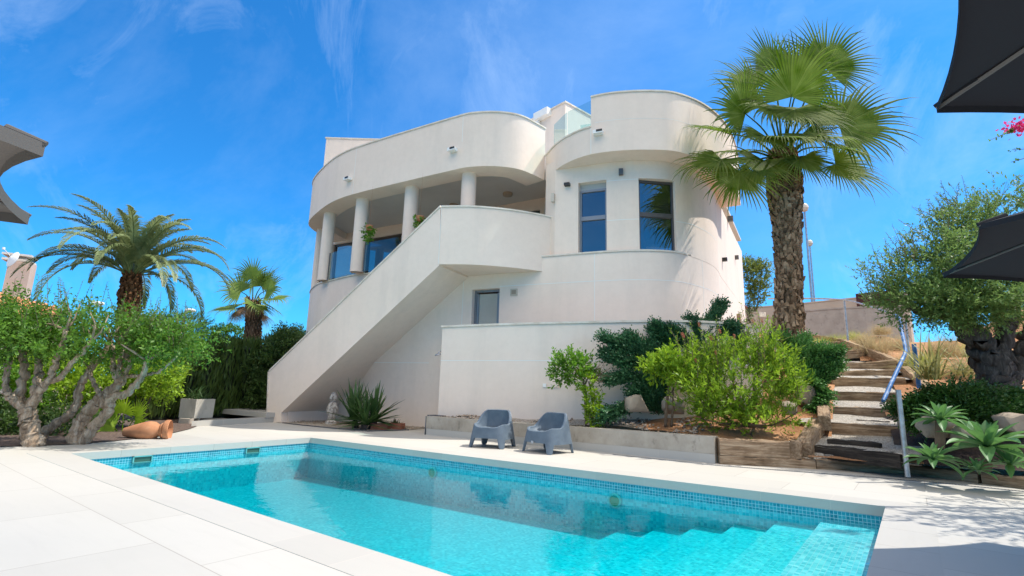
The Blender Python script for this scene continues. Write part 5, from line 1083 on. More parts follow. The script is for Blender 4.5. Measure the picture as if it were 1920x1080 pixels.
shrub('feathery_tree', 'feathery pale green tree rising behind the hedge end', 'tree', V(320, 700, 17), [blob(330, 620, 17, .85, .8, .42), blob(352, 608, 17.2, .5, .5, .35), blob(305, 632, 16.8, .6, .5, .35)], L_OLIVE2, 1700, .3, 9, .07, .022, 36, None, 4, M_TWIG, gap=.3, ldir=.75)
shrub('dark_bush', 'dark glossy bush between the hedge and the outside stair', 'bush', V(510, 760, 18.3), [blob(515, 700, 18.3, .75, .6, .95), blob(540, 660, 18.5, .6, .6, .6), blob(500, 740, 18, .5, .5, .5), blob(535, 640, 18.6, .4, .4, .5)], L_DARKB, 2200, .25, 7, .09, .042, 37, None, 5, gap=.22)
# cypress hedge: every plant a column, planted in one row
def hedge_plant(c, h, r0, seed, label):
    t = thing('hedge_cypress', label, 'hedge', c, 'clipped cypress hedge plants'); r = np.random.default_rng(seed); n = 1500
    a = r.uniform(0, 6.28, n); z = r.random(n)*h; rr = r0*(1-.25*(z/h)**3)*(.8+.28*r.random(n)+.12*np.sin(a*3+z*2))
    P = np.stack([c[0]+np.cos(a)*rr, c[1]+np.sin(a)*rr, c[2]+z], 1); D = nrm(np.stack([np.cos(a)*.25, np.sin(a)*.25, np.ones(n)], 1)+r.normal(0, .16, (n, 3)))
    L = .22+.24*r.random(n); qmesh('foliage', leaves(P, D, np.stack([np.cos(a), np.sin(a), np.zeros(n)], 1)+r.normal(0, .4, (n, 3)), L, .055), 4, L_HEDGE, t)
    m = MB(); m.lathe([(r0*.72, 0.02), (r0*.8, h*.5), (r0*.66, h*.93), (.001, h)], c, 10); m.build('dark_core', mat('hedge_core', (.012, .02, .008), .95)[0] if 'hedge_core' not in bpy.data.materials else bpy.data.materials['hedge_core'], t)  # solid near-black core: the hedge's dark inside put into its colour
    m = MB(); m.tube([c, np.array(c)+(0, 0, h*.8)], [.06, .02], 6); m.build('stem', M_TWIG, t)
hw = ['leftmost', 'second from the left', 'third from the left', 'fourth from the left', 'fifth from the left', 'sixth from the left', 'seventh from the left', 'eighth from the left', 'rightmost']
ha, hb = V(285, 770, 15.8), V(560, 757, 21.2)
for k in range(9):
    f_ = k/8; c = ha*(1-f_)+hb*f_; ztop = V(285+275*f_, 652-16*f_+(3, -4, 2, -6, 0, 4, -3, 2, -2)[k], c[1])[2]
    hedge_plant((c[0], c[1], .02), ztop-.05, .56, 50+k, 'tall dark cypress of the hedge behind the planter, '+hw[k]+' of nine')
# planter grass, small palms in the bed
def blades(seed, c, n, L, W, elev, bend, spread=.05, rows=6, taper=1.0, wprof=None):
    """arching blades as ribbons: (n, rows, 3 columns)"""
    r = np.random.default_rng(seed); c = np.array(c, float); az = r.uniform(0, 6.28, n); el = np.radians(r.uniform(*elev, n)); l = L*(.65+.5*r.random(n)); w_ = W*(.8+.4*r.random(n)); out_ = []
    for i in range(n):
        p = c+np.array([*r.normal(0, spread, 2), 0]); d2 = np.array([math.cos(az[i]), math.sin(az[i]), 0]); sdv = np.array([-d2[1], d2[0], 0]); e_ = el[i]; row = []; b = bend*(.5+r.random())
        for j in range(rows):
            u = j/(rows-1); a = e_-b*u**1.4; dr_ = d2*math.cos(a)+np.array([0, 0, math.sin(a)]); nn = -d2*math.sin(a)+np.array([0, 0, math.cos(a)])
            ww = w_[i]*(wprof(u) if wprof else (1-u)**.7*(.6+.4*min(1, u*6))) ; row.append([p-sdv*ww*.5+nn*ww*.22, p, p+sdv*ww*.5+nn*ww*.22]); p = p+dr_*l[i]/(rows-1)
        out_.append(row)
    return np.array(out_)
def tuft(name, label, cat, c, n, L, W, elev, bend, lm, seed, group=None, spread=.05, part='leaves', **kw):
    t = thing(name, label, cat, c, group); ribmesh(part, blades(seed, c, n, L, W, elev, bend, spread, **kw), lm, t); return t
tuft('grass_plant', 'spiky green plant growing in the square concrete planter', 'plant', PLANTER, 60, .55, .03, (35, 85), 1.1, L_YUC, 61, None, .12)
tuft('succulent', 'small reddish succulent growing in the terracotta block', 'succulent', SUCC, 26, .2, .05, (15, 80), .4, leafmat('red_succulent', [(.07, .05, .03), (.11, .075, .05), (.10, .12, .05)]), 62, None, .06)
tuft('succulent', 'fine dry tuft at the right foot of the yucca', 'plant', G(728, 803), 60, .3, .012, (20, 80), .6, L_DARKB, 63, None, .08)
# yucca: three heads of sword leaves
t = thing('yucca', 'big green yucca with sword leaves under the outside stair', 'yucca', G(690, 802)); YC = G(690, 802)
sw = lambda u: (1-u)**.55*(.55+.45*min(1, u*3.2))
for k, (px, py, Y, n, L) in enumerate(((664, 788, 14.9, 58, 1.05), (702, 790, 14.7, 58, 1.05), (684, 796, 14.4, 46, .95))):
    c = V(px, py, Y); ribmesh('leaf_head', blades(70+k, c, n, L, .105, (-8, 88), .16, .04, 6, wprof=sw), L_YUC, t)
    m = MB(); m.tube([(c[0]*.7+YC[0]*.3, c[1], 0), c], [.07, .09], 8); m.build('stem', M_BARKD, t)

# ------------------------------------------------------------------ palms
def fan_leaf(r, hub, ax, nrm_, R_, nseg=44, span=215, droop=.5, split=.47, rows=9, rag=.08):
    """costapalmate blade: pleated segments joined near the hub, free and drooping beyond"""
    ax = nrm(ax); nrm_ = nrm(nrm_-ax*(nrm_@ax)); sd_ = np.cross(ax, nrm_); out_ = []
    for k in range(nseg):
        th = math.radians(-span/2+span*k/(nseg-1)); d = ax*math.cos(th)+sd_*math.sin(th); d = nrm(d+nrm_*.20*(1-abs(math.cos(th)))*0+nrm_*.12)
        L = R_*(.80+.30*math.cos(th*.6))*(1+r.normal(0, rag)); tn = nrm(np.cross(nrm_, d)); half = math.radians(span/(nseg-1))*.56; row = []; p = hub.copy(); g = droop*(.6+.8*r.random()); dd = d.copy(); tw_ = r.normal(0, .35); hang = 1.0 if r.random() < .72 else 2.6
        for j in range(rows):
            u = j/(rows-1); rr_ = u*L; w_ = min(rr_, split*L)*half*(1 if u <= split else max(.05, (1-(u-split)/(1-split))**.8)); pl = w_*.45*(1 if u <= split*1.1 else .8)
            a = nrm(tn+nrm_*tw_*max(0, u-split)); row.append([p-a*w_-nrm_*pl*.5, p+nrm_*pl*.5, p+a*w_-nrm_*pl*.5])
            if u > split*.8: dd = nrm(dd+np.array([0, 0, -1.])*g*(u-split*.8)*hang)
            p = p+dd*L/(rows-1)
        out_.append(row)
    return np.array(out_)
def boots(m0, path, rad, rows, per, L, W, out_, seed, lift=.35, top=None):
    r = np.random.default_rng(seed); path = np.array(path); n = len(path)
    for i in range(rows):
        f_ = i/(rows-1); m = top if top is not None and f_ > .80+.1*r.random() else m0; s = f_*(n-1.001); a = path[int(s)]*(1-s+int(s))+path[int(s)+1]*(s-int(s)); R_ = np.interp(f_, np.linspace(0, 1, len(rad)), rad)
        for k in range(per):
            th = 2*math.pi*(k+.5*(i % 2)+r.normal(0, .10))/per+i*.13; d = np.array([math.cos(th), math.sin(th), 0]); tg = np.array([-d[1], d[0], 0]); o_ = out_*(.6+.8*r.random()); l = L*(.65+.6*r.random()); w_ = W*(.8+.4*r.random())
            b = a+d*R_*.93+(0, 0, r.normal(0, .02)); u = np.array([0, 0, 1.]); tip = b+d*o_+u*l; sk = tg*r.normal(0, .03)
            o_ = o_*1.35
            m.add([b-tg*w_-u*.03, b+tg*w_-u*.03, b+tg*w_*.75+u*l*.5+d*(o_*.5+.045)+sk, b-tg*w_*.75+u*l*.5+d*(o_*.5+.045)+sk, tip+tg*w_*.38+sk*2, tip-tg*w_*.38+sk*2, tip+tg*w_*.3-d*.035+sk*2, tip-tg*w_*.3-d*.035+sk*2, b-d*.03+u*l*.4],
                  [(0, 1, 2, 3), (3, 2, 4, 5), (5, 4, 6, 7), (2, 1, 8), (0, 3, 8), (4, 2, 8, 6), (3, 5, 7, 8), (7, 6, 8)])
def fan_palm(name, label, base, top, rad, fronds, seed, lm, boot, rows, per, bl, n_rand, Rr, pet, dead=0, nseg=44, grp=None):
    r = np.random.default_rng(seed); t = thing(name, label, 'palm tree', base, grp); base, top = np.array(base), np.array(top)
    path = spline([base, base*.66+top*.34+(.06, 0, 0), base*.33+top*.67+(.05, 0, 0), top], 6); m = MB(); mt = MB(); rr_ = np.interp(np.linspace(0, 1, len(path)), np.linspace(0, 1, len(rad)), rad)
    m.tube(path, rr_*.93, 16); boots(m, path, rad, rows, per, bl*1.05, bl*.25, bl*.42, seed, top=mt); m.build('trunk', boot, t, sharp=40); mt.build('boot_crown', M_BOOTT, t, sharp=40)
    FR = []
    for (px, py, Y, R_, dax, facing, dr) in fronds: FR.append((V(px, py, Y), R_*.93, dax, facing, dr))
    for i in range(n_rand):
        az = r.uniform(0, 6.28); el = math.radians(r.uniform(-35, 80)); d = np.array([math.cos(az)*math.cos(el), math.sin(az)*math.cos(el), math.sin(el)]); FR.append((top+d*pet*(.8+.3*r.random())+(0, 0, .1), Rr*(.8+.3*r.random()), None, None, .5))
    for hub, R_, dax, facing, dr in FR:
        ax = hub-top; ax = nrm(ax)
        A = nrm(np.array(dax, float)) if dax is not None else nrm(ax+np.array([0, 0, -.35]))
        Nn = np.array(facing, float) if facing is not None else nrm(np.array([0, 0, 1.])-A*A[2]+r.normal(0, .25, 3)+(A*0))
        o = ribmesh('frond', fan_leaf(r, hub, A, Nn, R_, nseg, droop=dr), lm, t, smooth=False)
        m = MB(); mid = (top+hub)/2+np.array([0, 0, .08*np.linalg.norm(hub-top)]); m.tube(spline([top-(0, 0, .15)+ax*.1*(1, 1, .2), mid, hub+A*.08], 5), np.linspace(.032, .013, 11), 6); m.build('petiole', lm, o, loc=world_loc(o))
    for i in range(dead):
        az = r.uniform(0, 6.28); d = np.array([math.cos(az), math.sin(az), 0]); hub = top+d*.35*(1+r.random())-(0, 0, .15+.5*r.random()); ribmesh('dead_frond', fan_leaf(r, hub, nrm(d*.35-(0, 0, 1)), d+np.array([0, 0, .3]), Rr*.75, 22, 120, .3, .3), L_DEAD, t, smooth=False)
    return t
toC = np.array([-.5, -1., -.15])
PY = 13.
front = [  # hub pixel, depth, blade radius, blade axis, face normal, droop
    (1484, 182, 12.3, 1.52, (.05, -.25, 1), (0, -1, -.25), .42), (1398, 214, 12.5, 1.25, (-.75, -.3, .55), (-.2, -1, .1), .55), (1365, 250, 12.7, 1.25, (-1, -.2, .02), (0, -.55, 1), .6),
    (1352, 298, 12.6, 1.35, (-.9, -.1, -.5), (-.1, -.6, .8), .8), (1388, 322, 12.4, 1.3, (-.45, -.2, -1), (-.2, -1, .15), .5), (1574, 238, 12.6, 1.72, (1, -.1, .32), (.05, -1, .35), .52),
    (1548, 128, 13.1, 1.55, (.62, .1, .85), (.1, -1, .1), .4), (1452, 128, 13.4, 1.25, (-.15, .1, 1), (.1, -1, .1), .35), (1418, 165, 13.3, 1.35, (-.85, .2, .6), (0, -1, .4), .5),
    (1566, 308, 12.7, 1.45, (.8, -.15, -.55), (.25, -1, .55), .5), (1448, 200, 12.4, 1.2, (-.35, -.5, -.75), (0, -1, .35), .7), (1490, 205, 12.3, 1.15, (.1, -.5, -.85), (0, -1, .4), .7), (1525, 215, 12.5, 1.15, (.5, -.4, -.7), (.1, -1, .4), .7), (1500, 150, 12.7, 1.35, (.2, .1, 1), (0, -1, -.1), .4), (1432, 300, 12.5, 1.1, (-.4, -.35, -.9), (-.2, -1, .2), .4), (1502, 296, 12.4, 1.1, (.3, -.4, -.9), (.2, -1, .2), .4), (1462, 262, 12.3, 1.15, (-.1, -.7, -.35), (0, -.6, 1), .9), (1528, 262, 12.4, 1.1, (.45, -.6, -.3), (.1, -.6, 1), .9), (1556, 276, 12.7, 1.25, (.5, -.3, -.35), (.3, -.6, 1), .75), (1505, 250, 12.1, 1.1, (.35, -.5, -.6), (0, -1, .5), .8), (1435, 255, 12.2, 1.1, (-.45, -.5, -.6), (0, -1, .5), .8),
    (1410, 322, 13.2, 1.15, (-.6, .3, -.75), (-.2, -.5, 1), .7), (1520, 232, 13.6, 1.3, (.5, .6, .5), (0, -.8, 1), .5), (1395, 285, 13.5, 1.2, (-.9, .3, .0), (0, -.5, 1), .7)]
fan_palm('fan_palm', 'tall fan palm with thick shaggy trunk right of the round tower', V(1479, 655, PY), V(1468, 292, PY), [.30, .25, .22, .215, .225, .265, .34, .33, .20], front, 81, L_FAN, M_BOOT, 62, 17, .24, 0, 1.25, 1.3)
fan_palm('fan_palm', 'smaller fan palm with dry brown skirt beyond the hedge', V(470, 660, 25), V(474, 565, 25), [.36, .31, .30, .30], [(452, 548, 24.5, 1.05, (-.7, -.3, .5), (0, -1, .5), .5), (500, 545, 24.5, 1.1, (.8, -.2, .45), (0, -1, .5), .5), (474, 522, 24.7, 1.05, (-.1, -.2, 1), (0, -1, .2), .4), (440, 578, 24.6, 1.2, (-1, -.2, -.2), (0, -.4, 1), .5), (512, 560, 24.6, 1.0, (1, -.2, -.1), (0, -.4, 1), .6)],
         82, L_FANF, M_BOOTL, 26, 12, .17, 4, 1.05, .85, 10, 28)
def date_palm(label, base, top, rad, n, L, seed):
    r = np.random.default_rng(seed); t = thing('date_palm', label, 'palm tree', base); base, top = np.array(base), np.array(top)
    path = spline([base, (base+top)/2, top], 6); m = MB(); m.tube(path, np.interp(np.linspace(0, 1, len(path)), np.linspace(0, 1, len(rad)), rad)*.92, 16); boots(m, path, rad, 26, 11, .17, .05, .06, seed); m.build('trunk', M_BOOTR, t, sharp=40)
    ga = 2.39996
    for i in range(n):
        f_ = (i+.5)/n; az = i*ga+r.normal(0, .12); el = math.radians(89-64*f_**.95+r.normal(0, 6)); l = L*(.82+.26*r.random())*(.75+.35*min(1, f_*2.5)); bend = (1.45+.6*r.random())*(.72+.42*f_)
        d2 = np.array([math.cos(az), math.sin(az), 0]); p = top+d2*.12+np.array([0, 0, .08*(1-f_)]); S = 22; P, T = [], []
        for j in range(S+1):
            u = j/S; a = el-bend*u**1.45; d = d2*math.cos(a)+np.array([0, 0, math.sin(a)]); P.append(p); T.append(d); p = p+d*l/S
        P, T = np.array(P), np.array(T); m = MB(); m.tube(P, np.linspace(.024, .004, S+1), 5); fr = m.build('frond', L_DATE, t)
        nl = 70; u = np.linspace(.14, .995, nl); idx_ = u*S; i0 = np.minimum(idx_.astype(int), S-1); fr_ = (idx_-i0)[:, None]; B = P[i0]*(1-fr_)+P[i0+1]*fr_; D = nrm(T[i0]*(1-fr_)+T[i0+1]*fr_); sv = np.array([-d2[1], d2[0], 0]); UP = nrm(np.cross(sv, D)*-1); UP = np.where((UP[:, 2:] < 0), -UP, UP)
        out_ = []
        for sgn in (-1, 1):
            ll = .38*np.sin(np.clip(u*1.02, 0, 1)*math.pi*.86+.3)**.7*(.85+.3*r.random(nl)); ang = 1.02-.45*u+r.normal(0, .08, nl)
            dl = nrm(D*np.cos(ang)[:, None]+sv*sgn*np.sin(ang)[:, None]*.85+UP*.55*np.sin(ang)[:, None]); dl2 = nrm(dl+np.array([0, 0, -.8])); wv = nrm(np.cross(dl, UP)); w_ = .016
            q = [[B-wv*w_*.6, B+wv*w_*.6], [B+dl*(ll*.5)[:, None]-wv*w_, B+dl*(ll*.5)[:, None]+wv*w_], [B+dl*(ll*.5)[:, None]+dl2*(ll*.5)[:, None]-wv*.002, B+dl*(ll*.5)[:, None]+dl2*(ll*.5)[:, None]+wv*.002]]
            out_.append(np.stack([np.stack(x, 1) for x in q], 1))
        ribmesh('leaflets', np.concatenate(out_), L_DATE, fr, loc=world_loc(fr), smooth=False)
    return t
date_palm('grey green feather palm rising behind the grove trees', V(234, 660, 14.6), V(247, 516, 14.6), [.17, .20, .225, .22, .15], 50, 2.6, 91)
tuft('small_palm', 'small young fan palm low beside the terracotta jar', 'palm', V(228, 818, 12.1), 4, .1, .02, (40, 80), .3, L_LIME, 92)
tp = bpy.data.objects['small_palm']; r_ = np.random.default_rng(4)
for k, (px, py, dx) in enumerate(((205, 790, (-.8, -.2, .4)), (232, 775, (.1, -.3, .9)), (254, 782, (.7, -.2, .5)), (215, 802, (-.7, -.3, .0)), (250, 800, (.8, -.3, .1)))):
    h_ = V(px, py, 12.0); o = ribmesh('frond', fan_leaf(r_, h_, np.array(dx, float), np.array([0, -1, .5]), .42, 18, 190, .3, .45), L_LIME, tp, smooth=False)
    m = MB(); m.tube([V(228, 820, 12.1), h_], [.014, .008], 5); m.build('petiole', L_LIME, o, loc=world_loc(o))

# ------------------------------------------------------------------ planting in the kerbed bed
def stemmed(name, label, cat, stems, blobs, lm, n_tw, seed, extra=None, L=.085, W=.042, tw=.16, per=7, **kw):
    b = stems[0][0][0]; t = thing(name, label, cat, b); m = MB()
    for pts, r0, r1 in stems: limb(m, pts, r0, r1, 8, .006)
    m.build('trunk', M_TWIG, t, sharp=180); qmesh('crown', crown(seed, blobs, n_tw, tw, per, L, W, **kw), 4, lm, t); return t
Yc = 11.4
t = stemmed('citrus_tree', 'small citrus tree with a bare twiggy side standing before the garden wall', 'tree', [(pxl([(1100, 800), (1098, 765), (1097, 735), (1092, 712), (1076, 690)], Yc), .035, .018), (pxl([(1110, 800), (1112, 770), (1108, 735), (1104, 715)], Yc+.1), .028, .016), (pxl([(1096, 722), (1108, 700), (1124, 690)], Yc), .018, .008)],
        [blob(1062, 685, Yc, .26, .26, .3), blob(1082, 690, Yc-.1, .28, .28, .26), blob(1048, 700, Yc, .16, .18, .22), blob(1100, 690, Yc+.1, .2, .2, .2)], L_CITR, 300, 101, gap=.12)
qmesh('bright_shoots', crown(102, [blob(1100, 715, Yc-.1, .10, .1, .22), blob(1110, 760, Yc-.1, .12, .12, .42), blob(1116, 780, Yc-.1, .14, .14, .2)], 190, .14, 7, .085, .04, gap=.1), 4, L_LIME, t)
m = MB(); r = np.random.default_rng(5)
for k in range(26): a = V(1108+r.uniform(-4, 6), 712, Yc); d = nrm(np.array([.6, r.normal(0, .5), .55+r.normal(0, .5)])); m.tube([a, a+d*.22+r.normal(0, .04, 3), a+d*.46+r.normal(0, .06, 3)], [.007, .005, .002], 4)
m.build('bare_twigs', M_TWIG, t)
t = stemmed('lime_sapling', 'yellow green sapling with twin grey stems left of the bottlebrush', 'tree', [(pxl([(1248, 800), (1250, 760), (1254, 725), (1250, 700), (1240, 685)], 10.9), .035, .015), (pxl([(1259, 800), (1262, 765), (1262, 730), (1264, 700)], 10.9), .026, .013)],
        [blob(1230, 692, 10.9, .24, .22, .2), blob(1258, 680, 10.8, .24, .22, .26), blob(1266, 700, 10.7, .2, .2, .2)], L_YELL if False else L_LIME, 300, 103, L=.11, W=.035, gap=.1)
def juniper(name, label, base, arms, seed, lm, dens=90, nl=.13, wid=.16, tw=.034, grp=None):
    """spreading juniper: arching arms carrying feathery sprays"""
    r = np.random.default_rng(seed); t = thing(name, label, 'juniper', base, grp); m = MB(); Q = []
    for pts, wd in arms:
        p = spline(pts, 8); n = len(p); m.tube(p, np.linspace(.03, .006, n), 6)
        k = int(dens*np.linalg.norm(np.diff(p, axis=0), axis=1).sum()/.5); s = r.random(k)**.75*(n-1.001); i0 = s.astype(int); f_ = (s-i0)[:, None]; B = p[i0]*(1-f_)+p[i0+1]*f_; T = nrm(p[i0+1]-p[i0])
        off = unit(r, k)*np.array([1, 1, .75]); B = B+off*(wd*(.25+.75*r.random(k)**.6)*(1-.55*s/(n-1)))[:, None]; SD = nrm(T*1.1+off*.55+np.array([0, 0, .12])+r.normal(0, .18, (k, 3)))
        per = 9; tt = np.linspace(0, 1, per); ln = .18+.18*r.random(k); PP = (B[:, None]+SD[:, None]*(ln[:, None]*tt)[..., None]).reshape(-1, 3); DD = np.repeat(SD, per, 0); rd = nrm(np.cross(DD, unit(r, k*per)))
        Q.append(leaves(PP, nrm(DD*.85+rd*.55), unit(r, k*per), nl*(.5+.5*r.random(k*per))*np.tile(1-.5*tt, k), tw))
    m.build('branches', M_TWIG, t, sharp=180); qmesh('sprays', np.concatenate(Q), 4, lm, t); return t
b = V(1235, 775, 11.6); c0 = V(1225, 690, 11.75); Yj = 11.6
juniper('juniper', 'blue green juniper sprawling left across the garden wall', b,
   [([b, V(1230, 720, Yj), V(1200, 670, Yj), V(1140, 637, Yj-.1)], .11), ([b, V(1225, 700, Yj), V(1190, 640, Yj), V(1160, 655, Yj)], .11), ([b, V(1220, 730, Yj), V(1185, 710, Yj-.1), V(1150, 712, Yj-.2)], .11), ([b, V(1210, 750, Yj-.1), V(1170, 765, Yj-.3), V(1140, 778, Yj-.4)], .11), ([b, V(1245, 700, Yj), V(1255, 650, Yj), V(1235, 628, Yj)], .11),
    ([b, V(1215, 690, Yj), V(1175, 680, Yj-.1), V(1142, 668, Yj-.1)], .11), ([b, V(1240, 740, Yj-.1), V(1240, 690, Yj-.1), V(1225, 650, Yj)], .11), ([b, V(1215, 740, Yj-.1), V(1195, 735, Yj-.2)], .11)], 111, L_JUN, 200)
b = V(1330, 745, 11.7); Yj = 11.7
juniper('juniper', 'tall blue green juniper leaning up over the garden wall coping', b,
   [([b, V(1320, 680, Yj), V(1325, 625, Yj+.1), V(1348, 578, Yj+.2)], .11), ([b, V(1305, 670, Yj), V(1275, 630, Yj), V(1238, 616, Yj-.1)], .11), ([b, V(1330, 670, Yj), V(1345, 630, Yj+.1), V(1368, 615, Yj+.1)], .11), ([b, V(1300, 690, Yj), V(1290, 655, Yj), V(1262, 640, Yj)], .11), ([b, V(1340, 690, Yj), V(1370, 660, Yj), V(1385, 640, Yj)], .11), ([b, V(1310, 700, Yj), V(1310, 640, Yj), V(1300, 610, Yj)], .11), ([b, V(1290, 720, Yj), V(1270, 690, Yj)], .11)], 112, L_JUN, 200)
b = V(1520, 735, 11.9); Yj = 11.9
juniper('juniper', 'light green juniper mounded beside the path below the palm', b,
   [([b, V(1500, 690, Yj), V(1480, 650, Yj+.2), V(1460, 640, Yj+.2)], .11), ([b, V(1525, 690, Yj), V(1530, 665, Yj), V(1560, 660, Yj-.1)], .11), ([b, V(1545, 710, Yj-.1), V(1565, 690, Yj-.1)], .11), ([b, V(1500, 670, Yj), V(1505, 645, Yj+.1)], .11), ([b, V(1515, 720, Yj-.2), V(1540, 735, Yj-.3)], .11), ([b, V(1500, 720, Yj-.1), V(1485, 690, Yj)], .11), ([b, V(1535, 745, Yj-.3), V(1530, 758, Yj-.4)], .11), ([b, V(1530, 700, Yj), V(1555, 675, Yj)], .11)], 113, L_JUNL, 260)
# bottlebrush
bt = V(1400, 800, 10.3); t = thing('bottlebrush', 'big bright yellow green bottlebrush bush with fading pink brushes in the kerbed bed', 'bush', bt); r = np.random.default_rng(120)
BL = [blob(1330, 740, 10.4, .55, .45, .42), blob(1300, 700, 10.6, .42, .4, .42), blob(1390, 735, 10.2, .6, .5, .52), blob(1455, 720, 10.2, .5, .45, .6), blob(1430, 670, 10.4, .5, .45, .45), blob(1410, 785, 10.0, .4, .35, .26), blob(1360, 690, 10.6, .5, .4, .4), blob(1475, 765, 10.1, .32, .35, .35), blob(1340, 775, 10.2, .35, .3, .22)]
m = MB()
for k in range(16): q = BL[k % len(BL)]; tip = np.array(q[:3])+r.normal(0, .15, 3); m.tube(spline([bt+r.normal(0, .12, 3)*(1, 1, 0), (bt+tip)/2+r.normal(0, .06, 3), tip], 4), np.linspace(.028, .008, 9), 6)
m.build('stem', M_TWIG, t)
A = crown(121, BL, 1500, .26, 11, .105, .030, .9, .35, .5, .28, .62, 3.4)
bs = [np.array(q[:3])+np.array([r.uniform(-.8, .8)*q[3], r.uniform(-.6, .6)*q[4], q[5]*.75]) for q in BL for _ in range(9)]
S, Q = shoots(122, bs, .62, 22, .09, .026, .22); SP = [V(1296, 690, 10.5), V(1290, 695, 10.5), V(1350, 690, 10.3), V(1368, 690, 10.3), V(1375, 700, 10.2), V(1440, 640, 10.4), V(1420, 640, 10.4), V(1455, 650, 10.4), V(1392, 660, 10.4)]
S2, Q2 = shoots(123, SP, .62, 24, .075, .024, .14, (-.12, 0, 1))
qmesh('foliage', np.concatenate([A, S, S2]), 4, L_BOTT, t)
m = MB()
for q in np.concatenate([Q, Q2]): m.tube(q, [.007, .003], 4)
m.build('shoot', M_TWIG, t)
for k, q in enumerate(list(Q2[:7])+list(Q[::9])):
    tip = q[1]; n = 90; d = nrm(q[1]-q[0]); rd = nrm(np.cross(np.repeat(d[None], n, 0), unit(r, n))); P = tip-d*.02+d*(r.random(n)*.09)[:, None]; qmesh('flower', leaves(P, rd+d*.3, unit(r, n), .032, .006), 4, L_REDT, t)
tuft('flax', 'pale arching strap leaves poking out of the bottlebrush top near the palm', 'plant', V(1440, 690, 12.2), 14, 1.1, .04, (40, 85), .9, L_STRIPE, 126, None, .1)
tuft('flax', 'pale strap leaves arching over the steps from the light juniper', 'plant', V(1545, 715, 12.4), 26, .75, .03, (10, 70), 1.0, L_STRIPE, 127, None, .12)
tuft('flax', 'yellow striped flax with long sword leaves right of the blue wrapped post', 'plant', V(1745, 712, 11.2), 60, 1.15, .05, (25, 85), .75, L_STRIPE, 128, None, .12)
tuft('flax', 'striped flax with arching leaves beside the olive trunk', 'plant', V(1810, 705, 11.0), 36, .9, .04, (15, 75), .9, L_STRIPE, 129, None, .1)
# grasses on the hill
GR = [((1537, 622), 18.6, .62, 'g', 'bright green grass tuft nearest the palm trunk'), ((1567, 622), 18.9, .58, 'g', 'bright green grass tuft just left of the hill post'), ((1640, 650), 16.6, .95, 'd', 'large golden dry grass clump on the hill right of the hill post'), ((1618, 632), 18.5, .6, 'd', 'small golden grass clump just behind the large golden one'), ((1676, 628), 18.2, .75, 'd', 'pale grass clump behind the handrail bend'),
      ((1728, 668), 14.2, .7, 'g', 'greenish grass clump behind the blue wrapped post'), ((1705, 664), 15.0, .6, 'd', 'dry grass clump left of the greenish one by the handrail'), ((1770, 650), 15.2, .85, 'd', 'golden grass clump under the left of the olive crown'), ((1812, 640), 16.5, .8, 'g', 'green grass clump in the shade of the olive crown'), ((1600, 606), 21.5, .55, 'g', 'small grass tuft before the grey hill wall'), ((1650, 606), 21.8, .6, 'd', 'feathery grass before the grey hill wall'), ((1795, 672), 13.2, .7, 'd', 'dry grass clump left of the olive trunk'), ((1905, 660), 13.5, .8, 'g', 'grass clump right of the olive trunk at the picture edge')]
for k, ((px, py), Y, L, c, lab) in enumerate(GR):
    p = V(px, py, Y); p[2] = height(p[0], p[1])-.03; tuft('grass_clump', lab, 'grass', p, 520, L, .011, (22, 88), 1.25, L_GRASSG if c == 'g' else L_GRASSD, 140+k, 'ornamental grass clumps on the hillside', .13*L/.6, rows=4)
# olive at right
ob = V(1876, 735, 9.5); Yo = 9.5; t = thing('olive_tree', 'old olive with massive dark twisted trunk beside the parasols', 'olive tree', ob); m = MB()
limb(m, [ob-(0, 0, .25), V(1868, 705, Yo), V(1850, 668, Yo), V(1828, 632, Yo), V(1800, 600, Yo)], .30, .17, 14, .03); limb(m, [ob-(-.1, 0, .25), V(1885, 700, Yo), V(1880, 655, Yo), V(1888, 610, Yo+.1)], .20, .13, 14, .03); limb(m, [ob+(.25, .1, -.2), V(1905, 690, Yo+.1), V(1918, 640, Yo+.1), V(1940, 600, Yo)], .12, .09, 12, .03)
for pts in ([(1815, 618), (1770, 580), (1730, 540)], [(1805, 605), (1790, 550), (1770, 490)], [(1886, 620), (1870, 560), (1850, 480)], [(1888, 610), (1910, 540), (1900, 450)], [(1935, 605), (1970, 550), (1980, 480)], [(1790, 590), (1740, 585), (1700, 575)]): limb(m, pxl(pts, Yo), .13, .04, 8, .02)
m.build('trunk', M_BARKD, t, sharp=180)
OB = [blob(1715, 520, 9.5, .62, .7, .48), blob(1700, 560, 9.4, .6, .6, .36), blob(1770, 500, 9.4, .7, .8, .6), blob(1770, 570, 9.2, .8, .7, .42), blob(1840, 450, 9.6, .75, .8, .62), blob(1830, 530, 9.1, .8, .7, .6), blob(1900, 430, 9.7, .75, .8, .7), blob(1900, 540, 9.3, .8, .8, .6), blob(1860, 580, 8.9, .7, .6, .25), blob(1980, 480, 9.6, .9, .9, .9), blob(1800, 588, 9.0, .5, .5, .2), blob(1800, 420, 9.7, .45, .5, .35), blob(1960, 570, 9.3, .7, .7, .4)]
A = crown(151, OB, 7600, .26, 9, .075, .026, .35, .35, .34, .22, .6, 2.8); r = np.random.default_rng(152)
bs = [np.array(q[:3])+np.array([r.uniform(-.8, .8)*q[3], r.uniform(-.6, .6)*q[4], q[5]*.75]) for q in OB[:1]+OB[2:3]+OB[4:5]+OB[6:7]+OB[11:12] for _ in range(14)]
bs += [np.array(q[:3])+np.array([-q[3]*.8, r.normal(0, .2), r.uniform(-.3, .4)*q[5]]) for q in (OB[0], OB[1], OB[2], OB[11]) for _ in range(7)]
S, Q = shoots(153, bs, .55, 16, .07, .025, .35, (-.25, 0, .9)); qmesh('crown', np.concatenate([A, S]), 4, L_OLIVE2, t)
m = MB()
